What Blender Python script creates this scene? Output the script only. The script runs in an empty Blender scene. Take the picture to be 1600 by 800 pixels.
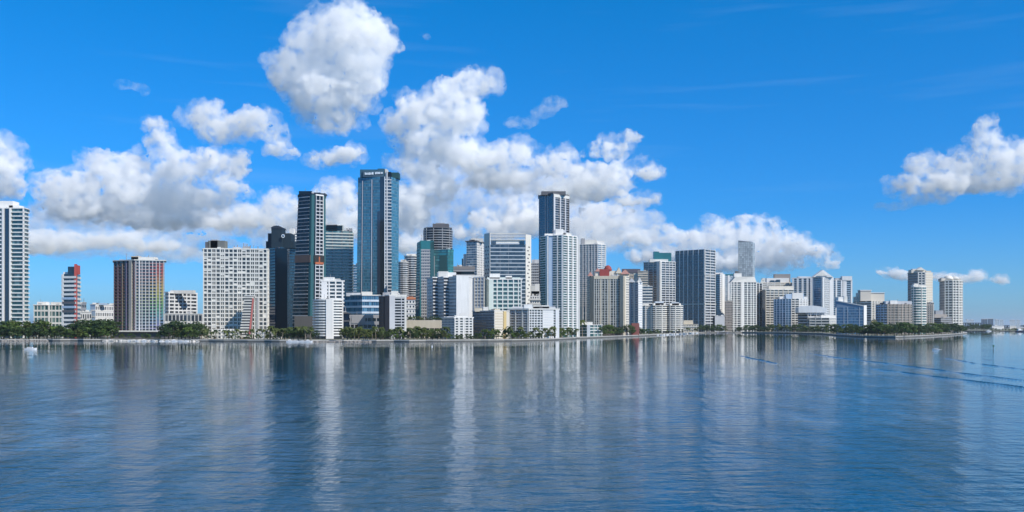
import bpy, bmesh, math, random
from mathutils import Vector, Matrix, noise as mnoise

random.seed(7)
sc = bpy.context.scene
COL = sc.collection
R = math.radians
FOC, CX, HY, CAMZ = 1440.0, 800.0, 508.0, 18.0     # focal length in photo pixels, optical axis, horizon row, eye height (m)


def at(px, Y, z=0.0):
    """A world point seen at column px of the photograph, Y metres out over the bay."""
    return Vector(((px - CX) / FOC * Y, Y, z))


def zat(py, Y):
    return CAMZ + (HY - py) / FOC * Y


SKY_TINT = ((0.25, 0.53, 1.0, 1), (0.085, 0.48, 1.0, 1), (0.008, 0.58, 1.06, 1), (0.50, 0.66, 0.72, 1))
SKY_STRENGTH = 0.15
EXPOSURE = 0.0
CLOUD_G = -0.12
WATER_COL = (0.001, 0.056, 0.112, 1)
WATER_ROUGH = 0.02
WAVE = (0.38, 1.7, 0.56, 0.12, 0.5, 1.08, 185.0)
CLOUD_NS = 75.0
CLOUD_STEP = 0.35
HAZE = 2.6e-5
# ---------------------------------------------------------------- materials
MATS = {}


def new_mat(name):
    m = bpy.data.materials.new(name)
    m.use_nodes = True
    nt = m.node_tree
    nt.nodes.clear()
    out = nt.nodes.new('ShaderNodeOutputMaterial')
    return m, nt, out


def nd(nt, typ, **kw):
    n = nt.nodes.new(typ)
    for k, v in kw.items():
        if k.startswith('i_'):
            n.inputs[k[2:]].default_value = v
        else:
            setattr(n, k, v)
    return n


def math_n(nt, op, a, b=None, c=None):
    n = nt.nodes.new('ShaderNodeMath')
    n.operation = op
    for i, v in enumerate((a, b, c)):
        if v is None:
            continue
        if isinstance(v, (int, float)):
            n.inputs[i].default_value = v
        else:
            nt.links.new(v, n.inputs[i])
    return n.outputs[0]


def mix_n(nt, fac, a, b, blend='MIX'):
    n = nt.nodes.new('ShaderNodeMix')
    n.data_type = 'RGBA'
    n.blend_type = blend
    for s, v in ((n.inputs[0], fac), (n.inputs[6], a), (n.inputs[7], b)):
        if isinstance(v, (int, float)):
            s.default_value = v
        elif isinstance(v, (tuple, list)):
            s.default_value = (*v[:3], 1)
        else:
            nt.links.new(v, s)
    return n.outputs[2]


def wall_mat(name, col, var=0.12, rough=0.75, streak=0.16):
    """Painted or bare masonry: soft blotches and rain streaks."""
    if name in MATS:
        return MATS[name]
    m, nt, out = new_mat(name)
    b = nd(nt, 'ShaderNodeBsdfPrincipled', i_Roughness=rough)
    tc = nd(nt, 'ShaderNodeTexCoord')
    n1 = nd(nt, 'ShaderNodeTexNoise', i_Scale=0.06, i_Detail=5.0)
    nt.links.new(tc.outputs['Object'], n1.inputs['Vector'])
    mp = nd(nt, 'ShaderNodeMapping')
    mp.inputs['Scale'].default_value = (0.5, 0.5, 0.03)
    nt.links.new(tc.outputs['Object'], mp.inputs['Vector'])
    n2 = nd(nt, 'ShaderNodeTexNoise', i_Scale=1.0, i_Detail=3.0)
    nt.links.new(mp.outputs[0], n2.inputs['Vector'])
    oi = nd(nt, 'ShaderNodeObjectInfo')
    f1 = math_n(nt, 'MULTIPLY_ADD', n1.outputs[0], 2 * var, 1 - var)
    f2 = math_n(nt, 'MULTIPLY_ADD', n2.outputs[0], 2 * streak, 1 - streak)
    f3 = math_n(nt, 'MULTIPLY_ADD', oi.outputs['Random'], 0.08, 0.94)
    f = math_n(nt, 'MULTIPLY', math_n(nt, 'MULTIPLY', f1, f2), f3)
    hs = nd(nt, 'ShaderNodeHueSaturation')
    hs.inputs['Color'].default_value = (*col, 1)
    nt.links.new(f, hs.inputs['Value'])
    nt.links.new(hs.outputs[0], b.inputs['Base Color'])
    nt.links.new(b.outputs[0], out.inputs[0])
    MATS[name] = m
    return m


def glass_mat(name, dark, light, frac=0.3, mull=None, mw=0.08, spandrel=None, sh=0.0, rough=0.12, ior=1.9, metal=0.0, wall=None, wx=(0.2, 0.8), wy=(0.25, 0.8)):
    """Glazing laid out in the UV cells of a face (one cell = one bay by one storey).  Some cells have drawn blinds.
    With wall= the cell is masonry and only wx by wy of it is glass."""
    if name in MATS:
        return MATS[name]
    m, nt, out = new_mat(name)
    b = nd(nt, 'ShaderNodeBsdfPrincipled', i_IOR=ior, i_Metallic=metal)
    uv = nd(nt, 'ShaderNodeUVMap')
    sp = nd(nt, 'ShaderNodeSeparateXYZ')
    nt.links.new(uv.outputs[0], sp.inputs[0])
    fl = nd(nt, 'ShaderNodeVectorMath', operation='FLOOR')
    nt.links.new(uv.outputs[0], fl.inputs[0])
    oi = nd(nt, 'ShaderNodeObjectInfo')
    wn = nd(nt, 'ShaderNodeTexWhiteNoise', noise_dimensions='4D')
    nt.links.new(fl.outputs[0], wn.inputs['Vector'])
    nt.links.new(oi.outputs['Random'], wn.inputs['W'])
    r = nd(nt, 'ShaderNodeMapRange')
    r.inputs['From Min'].default_value = 1 - frac
    r.inputs['From Max'].default_value = 1.0
    nt.links.new(wn.outputs['Value'], r.inputs['Value'])
    col = mix_n(nt, r.outputs[0], dark, light)
    # each pane a touch different
    s2 = nd(nt, 'ShaderNodeSeparateColor')
    nt.links.new(wn.outputs['Color'], s2.inputs[0])
    hs = nd(nt, 'ShaderNodeHueSaturation')
    nt.links.new(col, hs.inputs['Color'])
    nt.links.new(math_n(nt, 'MULTIPLY_ADD', s2.outputs[1], 0.5, 0.75), hs.inputs['Value'])
    col = hs.outputs[0]
    fu = math_n(nt, 'FRACT', sp.outputs[0])
    fv = math_n(nt, 'FRACT', sp.outputs[1])
    mask = None
    if mull is not None:
        mask = math_n(nt, 'LESS_THAN', fu, mw)
        col = mix_n(nt, mask, col, mull)
    if spandrel is not None:
        k = math_n(nt, 'LESS_THAN', fv, sh)
        col = mix_n(nt, k, col, spandrel)
        mask = k if mask is None else math_n(nt, 'MAXIMUM', mask, k)
    if wall is not None:
        a = math_n(nt, 'MULTIPLY', math_n(nt, 'GREATER_THAN', fu, wx[0]), math_n(nt, 'LESS_THAN', fu, wx[1]))
        c = math_n(nt, 'MULTIPLY', math_n(nt, 'GREATER_THAN', fv, wy[0]), math_n(nt, 'LESS_THAN', fv, wy[1]))
        k = math_n(nt, 'SUBTRACT', 1.0, math_n(nt, 'MULTIPLY', a, c))
        col = mix_n(nt, k, col, wall)
        mask = k if mask is None else math_n(nt, 'MAXIMUM', mask, k)
    nt.links.new(col, b.inputs['Base Color'])
    if mask is not None:
        nt.links.new(math_n(nt, 'MULTIPLY_ADD', mask, 0.7 - rough, rough), b.inputs['Roughness'])
        nt.links.new(math_n(nt, 'MULTIPLY_ADD', mask, 1.45 - ior, ior), b.inputs['IOR'])
        if metal > 0:
            nt.links.new(math_n(nt, 'MULTIPLY_ADD', mask, -metal, metal), b.inputs['Metallic'])
    else:
        b.inputs['Roughness'].default_value = rough
    # slightly uneven panes
    tc = nd(nt, 'ShaderNodeTexCoord')
    n1 = nd(nt, 'ShaderNodeTexNoise', i_Scale=0.25, i_Detail=2.0)
    nt.links.new(tc.outputs['Object'], n1.inputs['Vector'])
    bp = nd(nt, 'ShaderNodeBump', i_Strength=0.08, i_Distance=0.3)
    nt.links.new(n1.outputs[0], bp.inputs['Height'])
    nt.links.new(bp.outputs[0], b.inputs['Normal'])
    nt.links.new(b.outputs[0], out.inputs[0])
    MATS[name] = m
    return m


def leaf_mat(name, c1, c2):
    if name in MATS:
        return MATS[name]
    m, nt, out = new_mat(name)
    b = nd(nt, 'ShaderNodeBsdfPrincipled', i_Roughness=0.6)
    tc = nd(nt, 'ShaderNodeTexCoord')
    n1 = nd(nt, 'ShaderNodeTexNoise', i_Scale=0.5, i_Detail=4.0)
    nt.links.new(tc.outputs['Object'], n1.inputs['Vector'])
    oi = nd(nt, 'ShaderNodeObjectInfo')
    f = math_n(nt, 'ADD', math_n(nt, 'MULTIPLY_ADD', n1.outputs[0], 1.6, -0.5), math_n(nt, 'MULTIPLY_ADD', oi.outputs['Random'], 0.7, -0.35))
    f2 = nd(nt, 'ShaderNodeClamp')
    nt.links.new(f, f2.inputs[0])
    col = mix_n(nt, f2.outputs[0], c1, c2)
    nt.links.new(col, b.inputs['Base Color'])
    tr = nd(nt, 'ShaderNodeBsdfTranslucent')
    nt.links.new(col, tr.inputs[0])
    mx = nd(nt, 'ShaderNodeMixShader')
    mx.inputs[0].default_value = 0.35
    nt.links.new(b.outputs[0], mx.inputs[1])
    nt.links.new(tr.outputs[0], mx.inputs[2])
    nt.links.new(mx.outputs[0], out.inputs[0])
    MATS[name] = m
    return m


# ---------------------------------------------------------------- objects
def mesh_obj(name, verts, faces, mat=None, parent=None, loc=None, smooth=False):
    me = bpy.data.meshes.new(name)
    me.from_pydata([tuple(v) for v in verts], [], faces)
    me.update()
    if mat is not None:
        for mm in (mat if isinstance(mat, (list, tuple)) else [mat]):
            me.materials.append(mm)
    if smooth:
        me.polygons.foreach_set('use_smooth', [True] * len(me.polygons))
    return link(name, me, parent, loc)


def link(name, me, parent=None, loc=None):
    o = bpy.data.objects.new(name, me)
    COL.objects.link(o)
    if parent is not None:
        o.parent = parent
    if loc is not None:
        o.location = loc
    return o


def tag(o, label, cat, group=None):
    o['label'] = label
    o['category'] = cat
    if group:
        o['group'] = group
    return o


def empty(name, loc, label, cat, group=None, rz=0.0):
    o = bpy.data.objects.new(name, None)
    o.empty_display_size = 1
    COL.objects.link(o)
    o.location = loc
    o.rotation_euler = (0, 0, rz)
    return tag(o, label, cat, group)


def structure(o, kind='structure'):
    o['kind'] = kind
    return o


def box_vf(x0, x1, y0, y1, z0, z1):
    v = [(x0, y0, z0), (x1, y0, z0), (x1, y1, z0), (x0, y1, z0), (x0, y0, z1), (x1, y0, z1), (x1, y1, z1), (x0, y1, z1)]
    f = [(0, 3, 2, 1), (4, 5, 6, 7), (0, 1, 5, 4), (1, 2, 6, 5), (2, 3, 7, 6), (3, 0, 4, 7)]
    return v, f


def copy_tree(o, loc, rz=0.0, scale=1.0, label=None):
    c = o.copy()
    COL.objects.link(c)
    c.location = loc
    c.rotation_euler = (0, 0, rz)
    c.scale = (scale, scale, scale) if isinstance(scale, (int, float)) else scale
    if label:
        c['label'] = label
    for ch in o.children:
        d = ch.copy()
        COL.objects.link(d)
        d.parent = c
        for g in ch.children:
            e = g.copy()
            COL.objects.link(e)
            e.parent = d
    return c


# ---------------------------------------------------------------- buildings
TOWERS = []


class Tower:
    """A building from the corners of its visible front: pts = [(photo column, distance)], left to right; a fourth side closes it behind."""

    def __init__(s, name, label, pts, top, n=20, base=2.0, depth=None, body=None, bay=3.6, pts2=None, cat='building', group=None, bodyname='facade', ztop=None, roof=None, v0=0):
        P = [at(x, y).to_2d() for x, y in pts]
        if depth is None:
            if len(P) == 3:
                back = [P[0] + P[2] - P[1]]
            else:
                depth = 25
        if depth is not None:
            ch = P[-1] - P[0]
            nrm = Vector((-ch.y, ch.x)).normalized()
            back = [P[-1] * (1 + depth / P[-1].length), P[0] * (1 + depth / P[0].length)]
        s.nf = len(P) - 1
        s.poly0 = P + back
        if pts2:
            Q = [at(x, y).to_2d() for x, y in pts2]
            if len(back) == 1:
                bk = [Q[0] + Q[2] - Q[1]]
            else:
                bk = [Q[-1] * (1 + depth / Q[-1].length), Q[0] * (1 + depth / Q[0].length)]
            s.poly1 = Q + bk
        else:
            s.poly1 = None
        s.Yn = min(y for _, y in pts)
        yt = pts[min(range(len(pts)), key=lambda i: pts[i][1])][1]
        s.z1 = zat(top, yt) if ztop is None else ztop
        s.z0 = base
        s.n = n
        s.fh = (s.z1 - s.z0) / n
        s.bay = bay
        c = sum(s.poly0, Vector((0, 0))) / len(s.poly0)
        s.o = Vector((c.x, c.y, base))
        s.root = empty(name, s.o, label, cat, group)
        TOWERS.append(s)
        if body is not None:
            s.prism(bodyname, body, roof)

    def poly(s, z):
        if not s.poly1:
            return s.poly0
        k = min(1, max(0, (z - s.z0) / (s.z1 - s.z0)))
        return [a.lerp(b, k) for a, b in zip(s.poly0, s.poly1)]

    def prism(s, name, mats, roof=None):
        if not isinstance(mats, (list, tuple)):
            mats = [mats]
        ms = list(dict.fromkeys(mats))
        roof = roof or wall_mat('roof_gravel', (0.35, 0.34, 0.33))
        if roof not in ms:
            ms.append(roof)
        A = s.poly(s.z0)
        n = len(A)
        LV = 16 if s.poly1 else 1
        v, f = [], []
        for j in range(LV + 1):
            z = s.z0 + (s.z1 - s.z0) * j / LV
            v += [Vector((p.x, p.y, z)) - s.o for p in s.poly(z)]
        for i in range(n):
            for j in range(LV):
                f.append((j * n + i, j * n + (i + 1) % n, (j + 1) * n + (i + 1) % n, (j + 1) * n + i))
        f.append(tuple(range(LV * n, LV * n + n)))
        o = mesh_obj(name, v, f, ms, s.root)
        me = o.data
        uvl = me.uv_layers.new(name='UVMap')
        u = 0.0
        for i in range(n):
            L = (A[(i + 1) % n] - A[i]).length
            nb = max(1, round(L / s.bay))
            us = (u, u + nb, u + nb, u)
            for j in range(LV):
                v0, v1 = s.n * j / LV, s.n * (j + 1) / LV
                vs = (v0, v0, v1, v1)
                p = me.polygons[i * LV + j]
                for k, li in enumerate(p.loop_indices):
                    uvl.data[li].uv = (us[k], vs[k])
                p.material_index = ms.index(mats[i] if i < len(mats) else mats[-1])
            u += nb
        me.polygons[n * LV].material_index = ms.index(roof)
        s.body = o
        return o

    def offset(s, P, d):
        n = len(P)
        out = []
        for i in range(n):
            a, b, c = P[i - 1], P[i], P[(i + 1) % n]
            e1, e2 = (b - a).normalized(), (c - b).normalized()
            n1, n2 = Vector((e1.y, -e1.x)), Vector((e2.y, -e2.x))
            m = n1 + n2
            k = m.dot(n1)
            if k < 0.3:
                k = 0.3
            out.append(b + m * (d / k) if m.length > 1e-6 else b + n1 * d)
        return out

    def plate(s, P, z0, z1):
        n = len(P)
        v = [Vector((p.x, p.y, z0)) - s.o for p in P] + [Vector((p.x, p.y, z1)) - s.o for p in P]
        f = [(i, (i + 1) % n, n + (i + 1) % n, n + i) for i in range(n)] + [tuple(range(n, 2 * n)), tuple(range(n - 1, -1, -1))]
        return v, f

    def ring(s, z, h, out, mat, name):
        """A solid plate all round at height z (cornice, parapet, belt)."""
        v, f = s.plate(s.offset(s.poly(z), out), z, z + h)
        return mesh_obj(name, v, f, mat, s.root)

    def slabs(s, mat, t=0.35, out=1.2, k0=1, k1=None, name='floor_slab', skip=(), mats=None, shift=0.0):
        """One plate per storey, each a part of its own."""
        k1 = s.n if k1 is None else k1
        me = None
        h = t * s.fh
        for k in range(k0, k1):
            if k in skip:
                continue
            z = s.z0 + (k + shift) * s.fh
            if s.poly1 or me is None:
                v, f = s.plate(s.offset(s.poly(z), out), z if s.poly1 else s.z0, (z if s.poly1 else s.z0) + h)
                o = mesh_obj(name, v, f, mat, s.root)
                if not s.poly1:
                    me = o.data
                    o.location = (0, 0, z - s.z0)
            else:
                o = link(name, me, s.root, (0, 0, z - s.z0))

    def fbox(s, face, u0, u1, d0, d1, za, zb):
        """Corners of a box standing on a face: u along it, d outwards."""
        n = len(s.poly0)
        v = []
        for z in (za, zb):
            P = s.poly(z)
            a, b = P[face], P[(face + 1) % n]
            e = b - a
            nn = Vector((e.y, -e.x)).normalized()
            for u, d in ((u0, d1), (u1, d1), (u1, d0), (u0, d0)):
                p = a + e * u + nn * d
                v.append(Vector((p.x, p.y, z)) - s.o)
        f = [(0, 3, 2, 1), (4, 5, 6, 7), (0, 1, 5, 4), (1, 2, 6, 5), (2, 3, 7, 6), (3, 0, 4, 7)]
        return v, f

    def strip(s, face, u0, u1, out, mat, za=None, zb=None, name='wall_panel', din=-0.3):
        za = s.z0 if za is None else za
        zb = s.z1 if zb is None else zb
        v, f = s.fbox(face, u0, u1, din, out, za, zb)
        return mesh_obj(name, v, f, mat, s.root)

    def piers(s, face, us, w, out, mat, za=None, zb=None, name='pier'):
        """us: a count (evenly spread) or the places along the face."""
        n = len(s.poly0)
        L = (s.poly0[(face + 1) % n] - s.poly0[face]).length
        if isinstance(us, int):
            us = [(i + 0.5) / us for i in range(us)] if us < 3 else [i / (us - 1) for i in range(us)]
        hw = w / 2 / L
        for u in us:
            u = min(max(u, hw), 1 - hw)
            s.strip(face, u - hw, u + hw, out, mat, za, zb, name)

    def face_slabs(s, face, mat, u0=0.0, u1=1.0, t=0.35, out=1.5, k0=1, k1=None, name='balcony', skip=(), shift=0.0):
        k1 = s.n if k1 is None else k1
        me = None
        for k in range(k0, k1):
            if k in skip:
                continue
            z = s.z0 + (k + shift) * s.fh
            mm = mat(k) if callable(mat) else mat
            if me is None or callable(mat) or s.poly1:
                zz = z if s.poly1 else s.z0
                v, f = s.fbox(face, u0, u1, -0.2, out, zz, zz + t * s.fh)
                o = mesh_obj(name, v, f, mm, s.root)
                if not s.poly1:
                    me = o.data
                    o.location = (0, 0, z - s.z0)
            else:
                link(name, me, s.root, (0, 0, z - s.z0))

    def block(s, px0, px1, Y, dep, ytop, ybot, mat, name='penthouse', zb=None):
        """A box on or beside the building given by its outline in the photo."""
        a, b = at(px0, Y), at(px1, Y)
        z1 = zat(ytop, Y)
        z0 = zat(ybot, Y) if zb is None else zb
        v, f = box_vf(a.x - s.o.x, b.x - s.o.x, Y - s.o.y, Y + dep - s.o.y, z0 - s.o.z, z1 - s.o.z)
        return mesh_obj(name, v, f, mat, s.root)

    def pent(s, px0, px1, ytop, mat, Y=None, dep=10, name='penthouse'):
        Y = s.Yn + 8 if Y is None else Y
        return s.block(px0, px1, Y, dep, ytop, 0, mat, name, zb=s.z1 - 0.3)

    def gear(s, rnd):
        """Cooling units, lift motor rooms, rails and masts on the flat roof."""
        P = [Vector(p) for p in s.poly(s.z1)]
        c = sum(P, Vector((0, 0))) / len(P)
        w = max((p - c).length for p in P)
        mats = [wall_mat('roof_unit_grey', (0.42, 0.43, 0.44)), wall_mat('roof_unit_pale', (0.66, 0.66, 0.64)), wall_mat('roof_unit_dark', (0.15, 0.15, 0.16))]
        for i in range(rnd.randint(4, 7)):
            q = c + (rnd.choice(P) - c) * rnd.uniform(0.15, 0.72)
            a, b, h = rnd.uniform(1.0, 2.6), rnd.uniform(1.0, 2.4), rnd.uniform(1.4, 3.4)
            v, f = box_vf(q.x - a - s.o.x, q.x + a - s.o.x, q.y - b - s.o.y, q.y + b - s.o.y, s.z1 - s.o.z, s.z1 + h - s.o.z)
            mesh_obj('plant_box', v, f, rnd.choice(mats), s.root)
        for i in range(rnd.randint(1, 3)):
            q = c + (rnd.choice(P) - c) * rnd.uniform(0.1, 0.6)
            r, h = rnd.uniform(0.12, 0.22), rnd.uniform(5, 10)
            v, f = box_vf(q.x - r - s.o.x, q.x + r - s.o.x, q.y - r - s.o.y, q.y + r - s.o.y, s.z1 - s.o.z, s.z1 + h - s.o.z)
            mesh_obj('antenna', v, f, wall_mat('steel_grey', (0.3, 0.3, 0.32)), s.root)

    def mast(s, px, ytop, Y=None, r=0.35, name='antenna', mat=None):
        Y = s.Yn + 10 if Y is None else Y
        p = at(px, Y)
        v, f = box_vf(p.x - r - s.o.x, p.x + r - s.o.x, Y - r - s.o.y, Y + r - s.o.y, s.z1 - 0.3 - s.o.z, zat(ytop, Y) - s.o.z)
        return mesh_obj(name, v, f, mat or wall_mat('steel_grey', (0.3, 0.3, 0.32)), s.root)


def arc(px0, px1, Y, bulge, n=9):
    """Corners of a bowed front, bulging towards the water."""
    out = []
    for i in range(n):
        a = math.pi * (1 - i / (n - 1))
        c = math.cos(a)
        out.append(((px0 + px1) / 2 + (px1 - px0) / 2 * c, Y - bulge * math.sin(a)))
    return out
# ================================================================ camera, light, sky
cam_d = bpy.data.cameras.new('camera')
cam = bpy.data.objects.new('camera', cam_d)
COL.objects.link(cam)
cam.location = (0, 0, CAMZ)
cam.rotation_euler = (R(90), 0, 0)
cam_d.sensor_width = 36
cam_d.lens = 36 * FOC / 1600
cam_d.shift_y = (HY - 400) / 1600
cam_d.clip_start = 1
cam_d.clip_end = 120000
sc.camera = cam

SUN_AZ, SUN_EL = 128.0, 43.0          # clockwise from straight out over the bay
sv = Vector((math.sin(R(SUN_AZ)) * math.cos(R(SUN_EL)), math.cos(R(SUN_AZ)) * math.cos(R(SUN_EL)), math.sin(R(SUN_EL))))
sd = bpy.data.lights.new('sun', 'SUN')
sd.energy = 4.9
sd.angle = R(0.5)
sd.color = (1.0, 0.94, 0.85)
sun = bpy.data.objects.new('sun', sd)
COL.objects.link(sun)
sun.rotation_euler = sv.to_track_quat('Z', 'Y').to_euler()

w = bpy.data.worlds.new('World')
sc.world = w
w.use_nodes = True
nt = w.node_tree
nt.nodes.clear()
wo = nt.nodes.new('ShaderNodeOutputWorld')
bg = nt.nodes.new('ShaderNodeBackground')
sky = nt.nodes.new('ShaderNodeTexSky')
sky.sky_type = 'NISHITA'
sky.sun_disc = False
sky.sun_elevation = R(SUN_EL)
sky.sun_rotation = R(SUN_AZ)
sky.altitude = 0
sky.air_density = 1.0
sky.dust_density = 0.35
sky.ozone_density = 2.0
tc = nt.nodes.new('ShaderNodeTexCoord')
sx = nt.nodes.new('ShaderNodeSeparateXYZ')
nt.links.new(tc.outputs['Generated'], sx.inputs[0])
# the deep polarised blue of the photograph's sky: the tint eases off towards the horizon
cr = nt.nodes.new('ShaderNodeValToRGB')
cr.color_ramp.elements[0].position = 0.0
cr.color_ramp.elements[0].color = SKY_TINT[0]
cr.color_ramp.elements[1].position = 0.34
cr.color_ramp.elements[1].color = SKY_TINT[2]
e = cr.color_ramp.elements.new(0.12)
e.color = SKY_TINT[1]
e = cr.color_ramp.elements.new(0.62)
e.color = SKY_TINT[3]  # overhead stop made paler on purpose, as fill for the shaded sides
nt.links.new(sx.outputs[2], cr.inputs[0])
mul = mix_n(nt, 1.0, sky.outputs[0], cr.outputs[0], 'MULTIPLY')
# a few thin veils of high cloud
mp = nt.nodes.new('ShaderNodeMapping')
mp.inputs['Scale'].default_value = (3.0, 3.0, 42.0)
mp.inputs['Rotation'].default_value = (0, R(5), 0)
nt.links.new(tc.outputs['Generated'], mp.inputs['Vector'])
nz = nd(nt, 'ShaderNodeTexNoise', i_Scale=1.3, i_Detail=6.0, i_Roughness=0.55)
nt.links.new(mp.outputs[0], nz.inputs['Vector'])
v1 = nd(nt, 'ShaderNodeMapRange')
v1.inputs['From Min'].default_value = 0.56
v1.inputs['From Max'].default_value = 0.9
v1.inputs['To Max'].default_value = 0.12
nt.links.new(nz.outputs[0], v1.inputs['Value'])
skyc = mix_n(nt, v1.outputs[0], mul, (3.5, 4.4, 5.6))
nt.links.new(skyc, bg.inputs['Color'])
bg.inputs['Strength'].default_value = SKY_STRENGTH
nt.links.new(bg.outputs[0], wo.inputs['Surface'])
w.cycles.sampling_method = 'MANUAL'
w.cycles.sample_map_resolution = 512

vs = sc.view_settings
vs.view_transform = 'Standard'
vs.look = 'None'
vs.gamma = 1
vs.use_curve_mapping = False
vs.exposure = EXPOSURE
cy = sc.cycles
cy.use_denoising = True
cy.max_bounces = 34
cy.diffuse_bounces = 3
cy.glossy_bounces = 3
cy.transmission_bounces = 4
cy.volume_bounces = 32
cy.volume_max_steps = 256
cy.transparent_max_bounces = 8
cy.sample_clamp_indirect = 6
cy.caustics_reflective = False
cy.caustics_refractive = False

# ================================================================ clouds: lumps of real vapour lit by the sun
def cloud_mat(name, density, D):
    """Vapour whose density is broken up by turbulence, finest towards the edges."""
    name = '%s_%d' % (name, int(D))
    if name in MATS:
        return MATS[name]
    m, nt, out = new_mat(name)
    v = nd(nt, 'ShaderNodeVolumeScatter', i_Anisotropy=CLOUD_G)
    v.inputs['Color'].default_value = (1.0, 1.0, 1.0, 1)
    tc = nd(nt, 'ShaderNodeTexCoord')
    n = nd(nt, 'ShaderNodeTexNoise', i_Scale=1 / (CLOUD_NS * D / 6000), i_Detail=4.0, i_Roughness=0.62)
    nt.links.new(tc.outputs['Object'], n.inputs['Vector'])
    r = nd(nt, 'ShaderNodeMapRange')
    r.inputs['From Min'].default_value = 0.43
    r.inputs['From Max'].default_value = 0.60
    r.inputs['To Min'].default_value = 0.0
    r.inputs['To Max'].default_value = density * 1.7
    nt.links.new(n.outputs[0], r.inputs['Value'])
    nt.links.new(r.outputs[0], v.inputs['Density'])
    nt.links.new(v.outputs[0], out.inputs['Volume'])
    m.cycles.volume_step_rate = CLOUD_STEP
    MATS[name] = m
    return m


def tex(name, scale, depth, basis):
    t = bpy.data.textures.get(name)
    if t is None:
        t = bpy.data.textures.new(name, 'CLOUDS')
        t.noise_scale = scale
        t.noise_depth = depth
        t.noise_basis = basis
        t.noise_type = 'SOFT_NOISE'
    return t


def lumps(blobs, D, o0, rnd, fat, nsub, subfat):
    k = D / FOC
    bm = bmesh.new()
    for (px, py, rx, ry) in blobs:
        c = Vector(((px - CX) * k, D + rnd.uniform(-0.4, 0.4) * rx * k, zat(py, D))) - o0
        rad = Vector((rx * k, 0.5 * (rx + ry) * k, ry * k)) * fat
        subs = [(c, rad * 0.92)]
        for j in range(nsub):
            a = rnd.uniform(0, 2 * math.pi)
            ele = rnd.uniform(-0.5, 1.1)
            d = Vector((math.cos(a) * math.cos(ele), math.sin(a) * math.cos(ele), math.sin(ele)))
            q = rnd.uniform(0.25, 0.5) * subfat
            subs.append((c + Vector((d.x * rad.x, d.y * rad.y, d.z * rad.z)) * 0.78, Vector((1.15, 1.15, 0.9)) * min(rad) * q * 1.2))
        for p, rr in subs:
            mtx = Matrix.Translation(p) @ Matrix.Diagonal((rr.x, rr.y, rr.z, 1))
            bmesh.ops.create_icosphere(bm, subdivisions=2, radius=1.0, matrix=mtx)
    me = bpy.data.meshes.new('cloud')
    bm.to_mesh(me)
    bm.free()
    return me


def billow(o, D, voxel, waves_):
    k = D / 6000
    rm = o.modifiers.new('remesh', 'REMESH')
    rm.mode = 'VOXEL'
    rm.voxel_size = voxel * k
    for i, (sc_, dep, basis, st) in enumerate(waves_):
        dm = o.modifiers.new('billow', 'DISPLACE')
        dm.texture = tex('billow_%d_%d_%s' % (sc_, int(D), basis), sc_ * k, dep, basis)
        dm.texture_coords = 'GLOBAL'
        dm.strength = st * k
        dm.mid_level = 0.5 if st > 0 else 0.35


def cloud(label, D, blobs, density=0.0125, rough=1.0, seed=0, name='cloud', thin=None):
    rnd = random.Random(seed * 77 + 5)
    k = D / FOC
    cx = sum(b[0] for b in blobs) / len(blobs)
    cyy = sum(b[1] for b in blobs) / len(blobs)
    o0 = Vector(((cx - CX) * k, D, zat(cyy, D)))
    # thin ragged vapour outside ...
    me = lumps(blobs, D, o0, rnd, 1.25, 9, 1.0)
    thin = thin or 0.0036 * (0.6 + 0.4 * density / 0.0125)
    me.materials.append(cloud_mat('vapour_thin_%g' % thin, thin, D))
    o = link(name, me, None, o0)
    tag(o, label, 'cloud', 'cumulus clouds in the blue sky')
    r = rough
    billow(o, D, 12, ((170, 2, 'ORIGINAL_PERLIN', 150 * r), (60, 3, 'ORIGINAL_PERLIN', 95 * r), (22, 2, 'ORIGINAL_PERLIN', 40 * r)))
    # ... and a denser heart
    if density >= 0.009:
        c2 = lumps(blobs, D, o0, rnd, 1.06, 11, 1.0)
        c2.materials.append(cloud_mat('vapour_%g' % density, density, D))
        h = link('dense_heart', c2, o)
        billow(h, D, 10, ((150, 2, 'ORIGINAL_PERLIN', 120 * r), (64, 1, 'VORONOI_F1', -60 * r), (24, 3, 'ORIGINAL_PERLIN', 46 * r)))
    return o


DC = 6000.0
cloud('tallest white cumulus, high above the dark tapered tower and the blue glass skyscraper', DC,
      [(542, 55, 55, 42), (505, 90, 52, 45), (572, 70, 40, 40), (465, 118, 46, 34), (560, 120, 40, 40), (512, 148, 62, 38), (520, 188, 40, 20), (592, 62, 20, 26)], seed=1)
cloud('soft greyish cloud drifting low beside the tallest white cumulus', DC * 0.93,
      [(322, 178, 32, 24), (352, 200, 46, 22), (398, 196, 34, 24)], density=0.011, seed=2)
cloud('small ragged white cloud hanging beneath the tallest white cumulus', DC * 0.91,
      [(434, 232, 18, 14), (455, 240, 14, 9), (424, 216, 12, 12)], density=0.014, seed=3, rough=0.7)
cloud('broad heaped bank of white cumulus above the rainbow painted tower', DC,
      [(245, 196, 20, 14), (252, 222, 20, 20), (165, 262, 46, 28), (110, 296, 54, 30), (190, 268, 36, 32), (278, 262, 40, 30), (340, 262, 36, 28), (372, 248, 16, 14), (230, 308, 90, 34), (130, 325, 80, 24), (310, 312, 56, 26), (365, 298, 30, 13), (260, 345, 85, 13)], seed=4)
cloud('white cloud cut off by the picture edge above the pale balcony tower', DC,
      [(-8, 245, 34, 30), (8, 285, 24, 22), (-20, 275, 40, 40)], seed=5)
cloud('long flat grey cloud lying low above the rainbow painted tower', DC * 0.86,
      [(95, 378, 80, 17), (190, 376, 60, 16), (60, 388, 60, 12), (245, 380, 40, 13)], density=0.012, seed=6, rough=0.8)
cloud('thin flat cloud just over the roof of the white grid block', DC * 0.88,
      [(290, 398, 46, 11), (335, 402, 40, 9), (255, 404, 30, 7)], density=0.008, seed=7, rough=0.6)
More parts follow.
